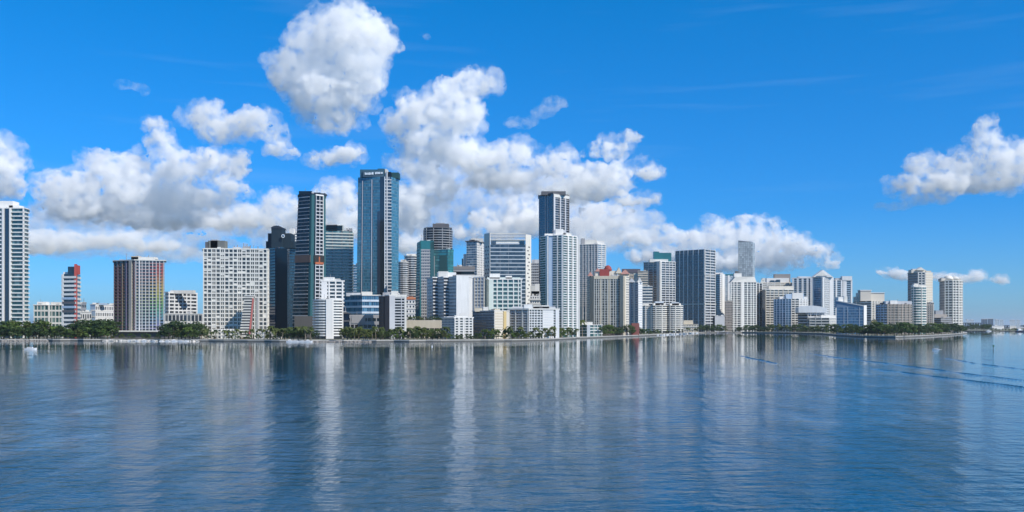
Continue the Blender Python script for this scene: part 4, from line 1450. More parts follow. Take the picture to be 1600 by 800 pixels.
# ---- 33 white rounded low block
b = Tower('apartment_block', 'white low block with two rounded balcony bays and flat caps on the quay', [(1003, 1922), (1008, 1912), (1017, 1910)] + arc(1017, 1042, 1908, 8, 9)[1:] + [(1043.5, 1910)] + arc(1044, 1066.5, 1908, 8, 9)[1:], 478, 13, depth=22, body=[g_grey], bay=2.8)
b.slabs(WHITE3, t=0.50, out=1.3)
b.ring(b.z1, 1.4, 1.4, WHITE3, 'parapet')
b.piers(1, [0.0, 0.33, 0.66, 1.0], 1.6, 1.5, WHITE3)
for fc in (3, 5, 7, 13, 15, 17):
    b.strip(fc, -0.12, 0.12, 1.5, WHITE3, name='slim_pier')
for xa, xb, yt in ((1021, 1040, 473.5), (1024, 1037, 471), (1047, 1064, 474), (1050, 1061, 472.3), (1004, 1014, 475)):
    b.pent(xa, xb, yt, WHITE3 if yt > 473 else METAL, Y=1914, dep=14, name='stepped_cap')
FRONT.append((1036, 'the rounded white quay block'))
b = Tower('low_building', 'small cream stepped pavilion by the marina below the dark grid tower', flat(1068, 1091, 2110, 0), 507, 3, body=[w_cream], depth=14)
b.ring(b.z1, 0.8, 0.8, CREAM, 'parapet')
b.pent(1068, 1083, 500.5, CREAM, Y=2114, dep=8)
b.slabs(OFFWHITE, t=0.3, out=1.2)

# ---- 34 dark grid tower
b = Tower('apartment_tower', 'broad dark glass tower with a white column grid and two belt courses', corner(1055, 1101, 1117.5, 2220, 36), 390, 30, body=[g_navy, g_grey], bay=3)
b.face_slabs(0, wall_mat('shade_side_slab', (0.24, 0.26, 0.30)), t=0.26, out=0.8, k0=3)  # darker slab colour paints in the shade of this face
b.face_slabs(1, LGREY, t=0.34, out=1.2, k0=3)
b.piers(0, [0.0, 0.16, 0.30, 0.44, 0.62, 0.80, 1.0], 1.9, 1.5, WHITE)
b.piers(0, [0.08, 0.37, 0.53, 0.71, 0.9], 0.6, 1.0, GREY)
b.piers(1, [0.04, 0.5, 0.97], 1.3, 1.5, OFFWHITE)
b.ring(b.z0 + 10 * b.fh, 2.0, 1.5, OFFWHITE, 'belt')
b.ring(b.z0 + 20 * b.fh, 2.4, 0.4, DGREY, 'dark_belt')
b.ring(b.z0 + 20.6 * b.fh, 0.9, 1.5, OFFWHITE, 'belt')
b.ring(b.z1, 1.0, 0.8, LGREY, 'parapet')
FRONT.append((1090, 'the dark grid tower'))

# ---- 35 mid towers
b = Tower('apartment_tower', 'blue and white striped tower rising beside the dark grid tower', [(1116, 2390), (1125, 2370), (1133, 2385)], 428, 30, depth=20, body=[g_navy, w_white], bay=3)
b.face_slabs(0, BLUEP, 0.5, 1.0, t=0.3, out=0.8)
b.strip(0, 0.0, 0.2, 1.0, WHITE)
b.strip(1, 0.35, 0.75, 1.2, WHITE, name='blank_wall')
b.pent(1118, 1130, 426, WHITE, Y=2385)
b = Tower('apartment_tower', 'pale blue tower with a green roof edge in front of the mirror glass slab', flat(1131, 1146, 2480, 5), 430, 28, body=[g_pale], depth=20)
b.slabs(WHITE, t=0.25, out=0.8)
b.strip(0, 0.4, 0.6, 1.2, WHITE)
b.ring(b.z1, 3, 1.0, TEALP, 'teal_roof')
b = Tower('office_block', 'narrow brown block with dark windows at the foot of the pale blue tower', flat(1132.5, 1144, 2280, 0), 471, 12, body=[w_tan], depth=18)
b.slabs(TAN, t=0.3, out=0.6)
b.ring(b.z1, 1.2, 0.8, BEIGE, 'parapet')
b = Tower('low_building', 'plain pale grey box building at the foot of the dark grid tower', flat(1117, 1132, 2240, 0), 494, 4, body=[LGREY], depth=20)
b.ring(b.z1, 0.8, 0.4, OFFWHITE, 'parapet')
b.strip(0, 0.1, 0.9, 0.4, g_grey, b.z0 + 0.2 * b.fh, b.z0 + 0.9 * b.fh, name='window_band')

# ---- 36 mirror slab
b = Tower('skyscraper', 'grey mirror glass slab tower with a slanted top and fine grid lines', [(1153.5, 2750), (1176, 2745), (1179.5, 2762)], 378.5, 44, depth=30, body=[g_mirror], bay=5)
v = [at(px, Y, z) - b.o for px, Y, z in ((1153.5, 2760, b.z1), (1176, 2745, b.z1), (1176, 2770, b.z1), (1153.5, 2785, b.z1), (1153.5, 2760, zat(375.8, 2760)), (1176, 2745, zat(378, 2745)), (1176, 2770, zat(378, 2745)), (1153.5, 2785, zat(375.8, 2760)))]
mesh_obj('slanted_top', v, [(4, 5, 6, 7), (0, 1, 5, 4), (1, 2, 6, 5), (2, 3, 7, 6), (3, 0, 4, 7)], wall_mat('mirror_trim', (0.2, 0.22, 0.24)), b.root)

# ---- 37 white chamfered tower
b = Tower('apartment_tower', 'white tower with chamfered roof shoulders and a dark chimney in front of the mirror slab', flat(1141.5, 1182, 2290, 14), 441, 22, body=[g_grey], depth=24, bay=3)
b.slabs(OFFWHITE, t=0.34, out=1.0)
b.piers(0, [0.0, 0.12, 0.24, 0.40, 0.50, 0.64, 0.78, 0.88, 1.0], 2.0, 1.4, WHITE)
b.strip(0, 0.42, 0.50, 1.8, WHITE, name='blank_wall')
a0, a1 = at(1141.5, 2290), at(1182, 2305)
v = [Vector(q) - b.o for q in ((a0.x, 2289, b.z1), (a1.x, 2303, b.z1), (a1.x, 2320, b.z1), (a0.x, 2314, b.z1),
     (at(1150, 2290).x, 2291, zat(432, 2290)), (at(1181.5, 2290).x, 2304, zat(432, 2290)), (at(1181.5, 2290).x, 2318, zat(432, 2290)), (at(1150, 2290).x, 2312, zat(432, 2290)))]
mesh_obj('chamfered_roof', v, [(4, 5, 6, 7), (0, 1, 5, 4), (1, 2, 6, 5), (2, 3, 7, 6), (3, 0, 4, 7)], OFFWHITE, b.root)
b.block(1147, 1159, 2300, 10, 427, 433, WHITE, 'penthouse')
b.block(1149, 1154, 2301, 6, 423.5, 428, DGREY, 'chimney')
FRONT.append((1162, 'the white chamfered tower'))

# ---- 38
b = Tower('apartment_tower', 'narrow dark and white striped tower beside the white chamfered tower', flat(1181, 1191.5, 2420, 10), 443, 20, body=[g_black], depth=18)
b.piers(0, [0.1, 0.5, 0.95], 2.2, 1.2, OFFWHITE)
b.slabs(GREY, t=0.2, out=0.6)
b.ring(b.z1, 1.2, 0.8, OFFWHITE, 'parapet')

b = Tower('apartment_tower', 'slim cream tower with white bands behind the narrow striped tower', flat(1189, 1199, 2720, 6), 437, 20, body=[w_cream], depth=18)
b.slabs(OFFWHITE, t=0.4, out=0.8, k0=6)
b.piers(0, [0.1, 0.5, 0.9], 1.4, 1.0, WHITE)
b.pent(1191, 1197, 434.5, OFFWHITE)
b = Tower('apartment_tower', 'slim white tower between the pale blue tower and the white chamfered tower', flat(1139, 1147, 2640, 8), 433, 20, body=[g_grey], depth=18)
b.slabs(WHITE, t=0.42, out=0.9, k0=6)
b.piers(0, [0.1, 0.55, 0.95], 1.6, 1.1, WHITE)
b.ring(b.z1, 1.4, 1.0, WHITE, 'parapet')
# ---- 39 cream stepped complex
b = Tower('apartment_tower', 'cream many stepped tower crowned by a brown flat roof', flat(1188, 1240, 2540, 8), 441, 22, body=[w_cream], depth=24, bay=3.4)
b.slabs(OFFWHITE, t=0.3, out=0.8, k0=6)
b.piers(0, [0.0, 0.2, 0.42, 0.6, 0.85], 1.6, 1.2, OFFWHITE)
b.pent(1198, 1233, 434.5, w_white, Y=2552, dep=14, name='upper_storeys')
b.pent(1204, 1210, 438, g_navy, Y=2548, dep=3, name='dark_window')
b.pent(1213, 1219, 437, g_navy, Y=2548, dep=3, name='dark_window')
b.pent(1210, 1235, 428.2, wall_mat('brown_grey_roof', (0.26, 0.24, 0.23)), Y=2558, dep=10, name='brown_roof')
b = Tower('apartment_tower', 'cream balcony tower with a dark shaded edge in front of the many stepped tower', [(1191, 2400), (1196, 2382), (1240, 2390)], 453, 17, depth=20, body=[g_navy, g_warm], bay=3)
b.face_slabs(1, OFFWHITE, t=0.4, out=1.2)
b.piers(1, [0.0, 0.16, 0.3, 0.46, 0.62, 0.8], 1.6, 1.4, CREAM)
b.pent(1201, 1240, 447, w_cream, Y=2396, dep=12, name='upper_storeys')
b.ring(b.z1, 1.2, 1.0, WHITE, 'parapet')

# ---- 40 blue white stepped curve
b = Tower('apartment_block', 'white curved block whose blue shaded side steps down towards the water', [(1209, 2310), (1218, 2302), (1227, 2295), (1236, 2290), (1248, 2292), (1262, 2304)], 467, 14, depth=20, body=[g_sky, g_sky, g_sky, g_grey, w_white], bay=3)
for fc in (0, 1, 2):
    b.face_slabs(fc, BLUEP, t=0.24, out=0.6)  # blue colour painted on for the shade of this side
    b.piers(fc, [0.03, 0.5], 1.6, 1.0, BLUEP)
b.face_slabs(3, OFFWHITE, t=0.4, out=1.0)
b.face_slabs(4, WHITE, t=0.3, out=1.0)
b.piers(3, [0.0, 0.5], 1.6, 1.2, OFFWHITE)
b.piers(4, [0.0, 0.35, 0.7, 1.0], 2.2, 1.2, WHITE)
b.pent(1218, 1262, 463.5, w_white, Y=2308, dep=12, name='upper_storeys')
b.pent(1228, 1256, 459.5, BLUEP, Y=2304, dep=12, name='upper_storeys')
b.pent(1238, 1255, 457.5, WHITE, Y=2303, dep=11, name='upper_storeys')
FRONT.append((1235, 'the white curved stepped block'))

# ---- 41 white striped towers
b = Tower('apartment_tower', 'white tower with four dark blue window columns behind the curved stepped block', flat(1237.5, 1272, 2520, -12), 435, 24, body=[g_navy], depth=22, bay=3)
b.piers(0, [0.03, 0.26, 0.48, 0.70, 0.93], 5.5, 1.2, WHITE2)
b.slabs(BLUEP, t=0.2, out=0.5)
b.ring(b.z1, 2.4, 1.4, WHITE2, 'parapet')
b.pent(1247, 1267, 432, LGREY, Y=2535)
b.strip(0, 0.82, 1.0, 1.6, WHITE2, name='blank_wall')
b = Tower('apartment_tower', 'white pitched roof tower with a tall blue glass face', [(1270, 2440), (1285, 2420), (1302, 2432)], 433, 24, depth=24, body=[g_sky, w_white], bay=3)
b.strip(0, 0.0, 0.12, 1.2, WHITE2)
b.strip(0, 0.88, 1.0, 1.2, WHITE2)
b.face_slabs(0, BLUEP, 0.12, 0.88, t=0.16, out=0.4)
b.face_slabs(1, WHITE2, 0.18, 0.62, t=0.34, out=1.2)
b.strip(1, 0.62, 1.0, 1.4, WHITE2, name='blank_wall')
b.strip(1, 0.0, 0.14, 1.4, WHITE2)
gable(b, 1270.5, 1302, 2422, 22, 433, 421.5, WHITE2, 'pitched_roof')
gable(b, 1276, 1293, 2420, 4, 431, 424, OFFWHITE, 'gable_front')
b = Tower('apartment_tower', 'white tower with dark window columns and a raised corner, by the wedge office', flat(1299.5, 1331.5, 2560, 6), 438, 24, body=[g_navy], depth=22, bay=3)
b.piers(0, [0.02, 0.22, 0.48, 0.58, 0.68, 0.98], 4.4, 1.2, WHITE2)
b.strip(0, 0.58, 0.72, 1.4, WHITE2, name='blank_wall')
b.slabs(BLUEP, t=0.24, out=0.6)
b.pent(1316, 1331.5, 431.5, WHITE2, Y=2561, dep=14, name='raised_corner')
b.pent(1305, 1316, 434.5, GREY, Y=2568)
b.ring(b.z1, 1.4, 1.3, WHITE2, 'parapet')

# ---- 42 curved roof office on the promenade
b = Tower('office_block', 'low grey office with a curved metal roof on the promenade', [(1247, 2240), (1262, 2222), (1285, 2222), (1290, 2236)], 487, 7, depth=22, body=[g_grey], bay=3)
b.slabs(LGREY, t=0.4, out=0.8)
b.piers(1, [0.0, 0.2, 0.6, 0.98], 1.2, 1.0, OFFWHITE)
v = []
for Y in (2218, 2244):
    for i in range(9):
        t = i / 8
        v.append(at(1247 + 44 * t, 2222, zat(487 - 9.5 * math.sin(math.pi * min(1, 0.22 + 0.62 * t)) ** 0.8, 2222)) + Vector((0, Y - 2222, 0)) - b.o)
    v.append(at(1291, 2222, zat(488.5, 2222)) + Vector((0, Y - 2222, 0)) - b.o)
    v.append(at(1247, 2222, zat(488.5, 2222)) + Vector((0, Y - 2222, 0)) - b.o)
f = [tuple(range(n - 1, -1, -1)), tuple(range(n, 2 * n))] + [(i, (i + 1) % n, n + (i + 1) % n, n + i) for i in range(n)]
mesh_obj('curved_roof', v, f, METAL, b.root)
b = Tower('office_block', 'low terraced office with white slab edges beside the curved roof office', [(1265, 2210), (1296, 2196), (1306.5, 2204)], 497, 5, depth=20, body=[g_grey, w_white], bay=3)
b.slabs(OFFWHITE, t=0.4, out=1.0)
b.ring(b.z1, 1.2, 1.0, WHITE, 'parapet')
b.pent(1283, 1306, 492.5, WHITE, Y=2204, dep=10, name='upper_storeys')
b.piers(0, [0.0, 0.3, 0.6, 1.0], 1.0, 1.2, OFFWHITE)
FRONT.append((1270, 'the curved roof office'))

# ---- 43 blue wedge office on the island
b = Tower('office_block', 'wedge shaped blue glass office with a sloping white roof edge', [(1307, 1618), (1349, 1600), (1353.5, 1606)], 480, 10, depth=24, body=[glass_mat('deep_blue_glass', (0.045, 0.14, 0.28), (0.10, 0.22, 0.36), 0.5, mull=(0.16, 0.26, 0.38), mw=0.1, spandrel=(0.24, 0.33, 0.44), sh=0.2, rough=0.1), WHITE], bay=3)
zs = [b.z1, zat(470.5, 1618), zat(478.5, 1600)]
pl, pc = at(1307, 1618), at(1349, 1600)
v = [Vector(q) - b.o for q in ((pl.x, 1618, b.z1), (pc.x, 1600, b.z1), (pc.x + 6, 1626, b.z1), (pl.x + 6, 1642, b.z1), (pl.x, 1618, zs[1]), (pc.x, 1600, zs[2]), (pc.x + 6, 1626, zs[2]), (pl.x + 6, 1642, zs[1]))]
mesh_obj('sloping_top', v, [(4, 5, 6, 7), (0, 1, 5, 4), (1, 2, 6, 5), (2, 3, 7, 6), (3, 0, 4, 7)], [MATS['deep_blue_glass']], b.root)
v2 = [Vector(q) - b.o for q in ((pl.x - 0.6, 1617, zs[1]), (pc.x, 1599, zs[2]), (pc.x + 7, 1627, zs[2]), (pl.x + 6, 1643, zs[1]))]
v2 += [q + Vector((0, 0, 1.6)) for q in v2]
mesh_obj('white_roof_edge', v2, [(3, 2, 1, 0), (4, 5, 6, 7), (0, 1, 5, 4), (1, 2, 6, 5), (2, 3, 7, 6), (3, 0, 4, 7)], WHITE, b.root)
b.strip(1, 0.0, 1.0, 1.0, WHITE, zb=zat(477, 1602), name='white_end_wall')
b.face_slabs(0, wall_mat('blue_spandrel', (0.26, 0.36, 0.48)), t=0.14, out=0.25, name='spandrel')
b.piers(0, [0.28, 0.42, 0.86], 0.8, 0.5, METAL, name='mullion')
b.block(1310, 1324, 1618, 14, 464, 0, WHITE, 'penthouse', zb=b.z1)
b.block(1319, 1324, 1617, 14, 462.8, 0, OFFWHITE, 'penthouse', zb=b.z1 + 1)
FRONT.append((1330, 'the blue wedge office'))

# ---- 44 cream stepped hotel
b = Tower('hotel', 'cream hotel with shaded balconies stepping down on one side, behind the wedge office', [(1333, 1790), (1343, 1772), (1361, 1760), (1382.5, 1772)], 470, 14, depth=22, body=[w_beige, g_warm, w_cream], bay=3.4)
b.face_slabs(1, OFFWHITE, t=0.4, out=1.4)
b.face_slabs(0, BEIGE, t=0.4, out=1.0)
b.face_slabs(2, OFFWHITE, t=0.3, out=0.5)
b.piers(2, [0.0, 0.22, 0.44, 0.66, 0.88], 1.4, 0.9, OFFWHITE)
b.block(1338, 1382, 1778, 16, 463.5, 0, w_beige, 'upper_storeys', zb=b.z1 - 0.2)
b.block(1342, 1382, 1774, 16, 457.5, 0, w_cream, 'upper_storeys', zb=b.z1 - 0.3)
b.block(1344.5, 1361, 1770, 14, 454, 0, w_beige, 'upper_storeys', zb=b.z1 - 0.4)
b.block(1344, 1362, 1769, 14, 453, 454.3, WHITE, 'roof_edge')
b.block(1361, 1382.8, 1773, 14, 457, 458, WHITE, 'roof_edge')
b = Tower('low_building', 'small yellow house among the trees below the cream hotel', [(1353, 1650), (1366, 1640), (1371, 1646)], 503, 3, depth=10, body=[CREAM, YELLOW], bay=4)
gable(b, 1362, 1372, 1638, 8, 503, 498.8, YELLOW, 'gable_roof')
b.strip(0, 0.1, 0.9, 0.4, g_grey, b.z0 + 1.3 * b.fh, b.z0 + 1.8 * b.fh, name='window_band')

# ---- 45 tan apartment
b = Tower('apartment_block', 'wide tan apartment block with a blue shaded stepped end, on the island', [(1369, 1660), (1376, 1640), (1386, 1624), (1404, 1622), (1425.5, 1626)], 475, 12, depth=22, body=[g_navy, g_navy, w_tan, w_tan], bay=3)
for fc in (0, 1):
    b.face_slabs(fc, BLUEP, t=0.34, out=0.9)  # stepped end's shade painted as blue slabs and piers
    b.piers(fc, [0.05, 0.55], 0.9, 1.0, BLUEP)
b.face_slabs(2, BEIGE, t=0.3, out=0.9)
b.face_slabs(3, BEIGE, t=0.3, out=0.9)
b.piers(2, [0.0, 0.3, 0.6, 1.0], 1.6, 1.0, TAN)
b.piers(3, [0.25, 0.5, 0.78], 2.2, 1.0, TAN)
b.pent(1384, 1425, 470.5, LGREY, Y=1634, dep=12)
b.pent(1391, 1402, 469.5, WHITE, Y=1632, dep=8)
b.pent(1378, 1386, 473, NAVYP, Y=1642, dep=8)

# ---- 46 island twin tower
b = Tower('apartment_tower', 'beige island tower with a white gabled crown and a shaded side', [(1418.5, 1860), (1434, 1836), (1446, 1834), (1457, 1846)], 426, 24, depth=22, body=[w_tan, g_grey, CREAM], bay=3)
b.face_slabs(0, GREY, t=0.36, out=0.9)  # tan wall and grey slabs darken this side as painted shade
b.face_slabs(1, OFFWHITE, t=0.36, out=1.0)
b.strip(2, 0.0, 1.0, 0.4, w_cream, name='wall_panel')
b.face_slabs(2, CREAM, t=0.4, out=0.9)
b.piers(1, [0.05, 0.5, 0.95], 1.8, 1.3, OFFWHITE)
b.pent(1424, 1447, 421.5, w_beige, Y=1842, dep=14, name='upper_storeys')
gable(b, 1432, 1446, 1836, 12, 422, 417.3, WHITE3, 'gabled_crown')
b.pent(1446, 1455, 423, CREAM, Y=1842, dep=10)
b.pent(1426, 1434, 420, LGREY, Y=1846, dep=8)
b.ring(b.z1, 1.2, 1.0, OFFWHITE, 'parapet')
b = Tower('apartment_tower', 'pale green round fronted tower standing before the beige island tower', arc(1424, 1447, 1690, 10, 9), 449, 18, body=[g_green], depth=16, bay=3)
b.slabs(WHITE3, t=0.36, out=1.0)
b.ring(b.z1, 1.2, 1.0, WHITE3, 'parapet')
for fc in (2, 5):
    b.strip(fc, -0.1, 0.1, 1.3, WHITE3, name='slim_pier')
b.pent(1427, 1447, 445.5, WHITE3, Y=1690, dep=10)
b.pent(1428, 1436, 443, OFFWHITE, Y=1691, dep=8)
b = Tower('apartment_block', 'brown grey block with white end columns, attached in front of the island tower', flat(1446, 1459, 1720, 4), 475, 14, body=[w_tan], depth=18)
b.slabs(TAN, t=0.3, out=0.6)
b.piers(0, [0.03, 0.9, 1.0], 1.4, 1.0, OFFWHITE)
b.pent(1455, 1459, 471.5, OFFWHITE, dep=8)
FRONT.append((1436, 'the pale green round tower'))

# ---- 47 stepped grey low block
b = Tower('apartment_block', 'grey low block stepping down between the two island towers', [(1458, 1800), (1470, 1788), (1487, 1796)], 497, 8, depth=18, body=[g_black, w_tan], bay=3)
b.slabs(GREY, t=0.4, out=1.0)
b.pent(1460, 1480, 491, w_tan, Y=1798, dep=12, name='upper_storeys')
b.pent(1462, 1474, 486, g_black, Y=1800, dep=10, name='upper_storeys')
b.pent(1462, 1474, 485, GREY, Y=1799, dep=11, name='roof_slab')
b.ring(b.z1, 0.8, 0.8, GREY, 'parapet')

# ---- 48 last round topped tower
b = Tower('apartment_tower', 'white round topped tower standing last on the island tip', [(1468, 1880), (1476, 1858), (1488, 1852), (1498, 1856), (1503.5, 1868)], 439, 20, depth=20, body=[w_grey, g_warm, g_grey, w_cream], bay=3)
b.face_slabs(0, GREY, t=0.36, out=0.9)
for fc in (1, 2, 3):
    b.face_slabs(fc, WHITE3, t=0.36, out=1.1)
b.piers(1, [0.0, 0.5], 1.8, 1.4, WHITE3)
b.piers(2, [0.0, 0.5, 1.0], 1.6, 1.4, WHITE3)
b.piers(3, [0.5, 0.97], 1.6, 1.4, WHITE3)
b.ring(b.z1, 1.4, 1.2, WHITE3, 'parapet')
b.pent(1471, 1501, 435, w_beige, Y=1864, dep=14, name='upper_storeys')
dome(b, 1478, 1492, 1860, 436, 430, WHITE3, 'rounded_top')
dome(b, 1488, 1502, 1862, 436, 431.5, OFFWHITE, 'rounded_top')
gable(b, 1469, 1478, 1866, 10, 437, 433.5, GREY)
FRONT.append((1486, 'the round topped tower'))

# ---- 49 glass pavilion on the water
b = Tower('low_building', 'low green glass waterfront building with white slabs on a stone quay', [(897, 1335), (917, 1319), (922, 1319), (941, 1325)], 508, 4, depth=16, body=[g_green], bay=3, base=1.6)
b.slabs(WHITE, t=0.24, out=0.8)
b.ring(b.z1, 0.8, 0.9, WHITE, 'parapet')
b.strip(1, 0.0, 1.0, 1.0, METAL, name='curved_wall')
b.piers(2, [0.3, 0.6, 0.95], 0.6, 0.9, WHITE)
b.pent(905, 926, 503, OFFWHITE, Y=1329, dep=8)
b = Tower('low_building', 'pale grey low hall between the wide white block and the glass pavilion', flat(873, 900, 1339, 0), 503, 4, body=[g_grey], depth=14, bay=4)
b.piers(0, 6, 1.8, 0.8, LGREY)
b.ring(b.z1, 1.0, 0.9, OFFWHITE, 'parapet')
FRONT.append((920, 'the green glass pavilion'))

# ---- 50 far shore across the bay
FAR = 'far buildings across the bay'
def far(px0, px1, ytop, Y, mat, label, n=8, name='far_building', extra=None, depth=40):
    t = Tower(name, label, flat(px0, px1, Y), ytop, n, body=[mat], depth=depth, bay=6, group=FAR)
    t.ring(t.z1, 1.5, 0.6, LGREY, 'parapet')
    for (a, c, yy) in extra or ():
        t.pent(a, c, yy, LGREY, dep=14)
    return t
far(1510, 1522, 500.3, 5200, w_far, 'faint hazy block with twin stubs beyond the far bridge', extra=((1511, 1513, 499), (1517, 1520, 499.2)))
w_fard = glass_mat('far_dark_wall_with_windows', (0.02, 0.04, 0.08), (0.1, 0.14, 0.2), 0.3, wall=(0.10, 0.13, 0.19), wx=(0.2, 0.8), wy=(0.2, 0.8))
far(1533, 1543, 498.8, 3600, w_fard, 'dark far block with a stepped top behind trees across the bay', extra=((1538, 1543, 498),))
far(1543.5, 1552, 498.4, 3700, w_fard, 'dark far block with rounded shoulders across the bay', extra=((1545, 1551, 497.8),))
far(1554, 1561, 499.8, 4200, w_far, 'pale far block beside the dark far blocks', extra=((1556, 1559, 499),))
far(1561.6, 1568, 500, 4300, w_far, 'slim pale far block behind the white warehouse')
far(1577.5, 1587, 500.5, 4400, w_far, 'wide pale far block behind the grey warehouse', extra=((1580, 1584, 499.6),))
far(1588, 1594.5, 500.2, 4450, w_far, 'pale blue far block at the picture edge')
far(1550, 1569, 509.6, 3050, WHITE, 'long white far warehouse on the opposite shore', n=2, name='warehouse', extra=((1554, 1558, 507.6),))
far(1578, 1588, 509.5, 3080, OFFWHITE, 'grey far warehouse on the opposite shore', n=2, name='warehouse')
far(1590, 1603, 511.5, 3060, LGREY, 'low hall under the far bridge at the picture edge', n=2, name='warehouse')

rg_ = random.Random(41)
for tw in TOWERS:
    if tw.z1 - tw.z0 > 22 and tw.Yn < 2600:
        tw.gear(rg_)
# ================================================================ land and shore
SHORE = [(-260, 533), (0, 533), (180, 532.8), (300, 533.5), (500, 534.4), (640, 534.4), (800, 533.4), (860, 531.8), (897, 529.8), (902, 529), (945, 527.6), (1000, 525.4), (1040, 523.4), (1085, 520.8), (1100, 520.2), (1160, 520.2), (1230, 520.8), (1285, 522.2),
         (1305, 524.5), (1350, 527), (1400, 527.6), (1450, 525.8), (1480, 524.3), (1500, 522.6), (1510, 521.4)]


def shoreY(px):
    for (a, ya), (c, yc) in zip(SHORE, SHORE[1:]):
        if a <= px <= c:
            return CAMZ * FOC / (ya + (yc - ya) * (px - a) / (c - a) - HY)
    return CAMZ * FOC / ((SHORE[0][1] if px < 0 else SHORE[-1][1]) - HY)


def poly_sheet(pts, z):
    from mathutils.geometry import tessellate_polygon
    P = [Vector((p[0], p[1], 0)) for p in pts]
    return [(p.x, p.y, z) for p in P], [tuple(t) for t in tessellate_polygon([P])]


front = []
for (a, ya), (c, yc) in zip(SHORE, SHORE[1:]):
    n = max(1, int((c - a) / 12))
    for i in range(n):
        px = a + (c - a) * i / n
        y = shoreY(px)
        p = at(px, y)
        front.append(Vector((p.x, p.y + 2.2 * math.sin(px * 0.37) + 1.6 * math.sin(px * 0.113 + 1), 0)))
tip = [at(1511, 1960), at(1510.5, 2050), at(1504, 2300), at(1496, 2800), at(1490, 3600), at(1484, 6500)]
land_pts = front + tip + [Vector((-3200, 6500, 0)), Vector((-3200, front[0].y, 0))]

m, nt, out = new_mat('coastal_ground')
bs = nd(nt, 'ShaderNodeBsdfPrincipled', i_Roughness=0.9)
tcx = nd(nt, 'ShaderNodeTexCoord')
na = nd(nt, 'ShaderNodeTexNoise', i_Scale=0.05, i_Detail=6.0)
nt.links.new(tcx.outputs['Object'], na.inputs['Vector'])
ra = nd(nt, 'ShaderNodeMapRange')
ra.inputs['From Min'].default_value = 0.42
ra.inputs['From Max'].default_value = 0.58
nt.links.new(na.outputs[0], ra.inputs['Value'])
nt.links.new(mix_n(nt, ra.outputs[0], (0.045, 0.07, 0.025), (0.26, 0.24, 0.20)), bs.inputs['Base Color'])
nt.links.new(bs.outputs[0], out.inputs[0])
GROUND = m
v, f = poly_sheet(land_pts, 1.6)
structure(mesh_obj('ground', v, f, GROUND))

CONC = wall_mat('weathered_concrete', (0.44, 0.42, 0.39), 0.2, 0.85, 0.15)
DARKC = wall_mat('dark_seawall_concrete', (0.13, 0.125, 0.11), 0.25, 0.7, 0.2)  # darker concrete for the face below the cap
line = front + tip[:3]


def ribbon(name, pts, prof, mat):
    """Sweep a profile (distance inland, height) along the shoreline."""
    v, f = [], []
    n = len(prof)
    for i, p in enumerate(pts):
        a, c = pts[max(0, i - 1)], pts[min(len(pts) - 1, i + 1)]
        t = (c - a).normalized()
        inl = Vector((-t.y, t.x, 0))
        for d, z in prof:
            q = p + inl * d
            v.append((q.x, q.y, z))
    for i in range(len(pts) - 1):
        for j in range(n - 1):
            f.append((i * n + j, (i + 1) * n + j, (i + 1) * n + j + 1, i * n + j + 1))
    return mesh_obj(name, v, f, mat)


wall = empty('seawall', line[0], 'long low pale concrete seawall along the whole near shore', 'seawall')
for nm, prof, mt in (('wall_face', [(0, -1), (0, 1.25), (-0.1, 1.25), (-0.1, 1.3)], DARKC), ('wall_cap', [(-0.25, 1.3), (-0.25, 2.3), (1.0, 2.3), (1.0, 1.2)], wall_mat('pale_coping', (0.50, 0.48, 0.44), 0.25))):
    o = ribbon(nm, line, prof, mt)
    o.data.transform(Matrix.Translation(-line[0]))
    o.parent = wall
structure(ribbon('promenade', line, [(1.05, 1.615), (7.5, 1.615), (7.5, 1.5)], wall_mat('paved_walk', (0.46, 0.43, 0.39), 0.2, 0.9, 0.05)))

# far shore
fs = [at(1420, 2760), at(1500, 2740), at(1540, 2700), at(1580, 2640), at(1640, 2560), at(1760, 2480), at(2100, 2500), at(2100, 9000), at(1380, 9000)]
v, f = poly_sheet(fs, 1.2)
structure(mesh_obj('far_shore', v, f, GROUND))

# ================================================================ trees
LEAF = [leaf_mat('leaves_deep', (0.04, 0.09, 0.016), (0.15, 0.23, 0.035)), leaf_mat('leaves_olive', (0.045, 0.075, 0.015), (0.17, 0.20, 0.04)), leaf_mat('leaves_dark', (0.022, 0.055, 0.014), (0.09, 0.15, 0.03))]
PALML = leaf_mat('palm_leaves', (0.045, 0.075, 0.015), (0.15, 0.18, 0.045))
BARK = wall_mat('grey_bark', (0.16, 0.13, 0.10), 0.3, 0.9)
PBARK = wall_mat('palm_bark', (0.26, 0.22, 0.17), 0.3, 0.9)


def tube(pts, rads, n=6):
    v, f = [], []
    for i, p in enumerate(pts):
        for j in range(n):
            a = 2 * math.pi * j / n
            v.append((p[0] + rads[i] * math.cos(a), p[1] + rads[i] * math.sin(a), p[2]))
    for i in range(len(pts) - 1):
        for j in range(n):
            f.append((i * n + j, i * n + (j + 1) % n, (i + 1) * n + (j + 1) % n, (i + 1) * n + j))
    f.append(tuple(range((len(pts) - 1) * n, len(pts) * n)))
    return v, f


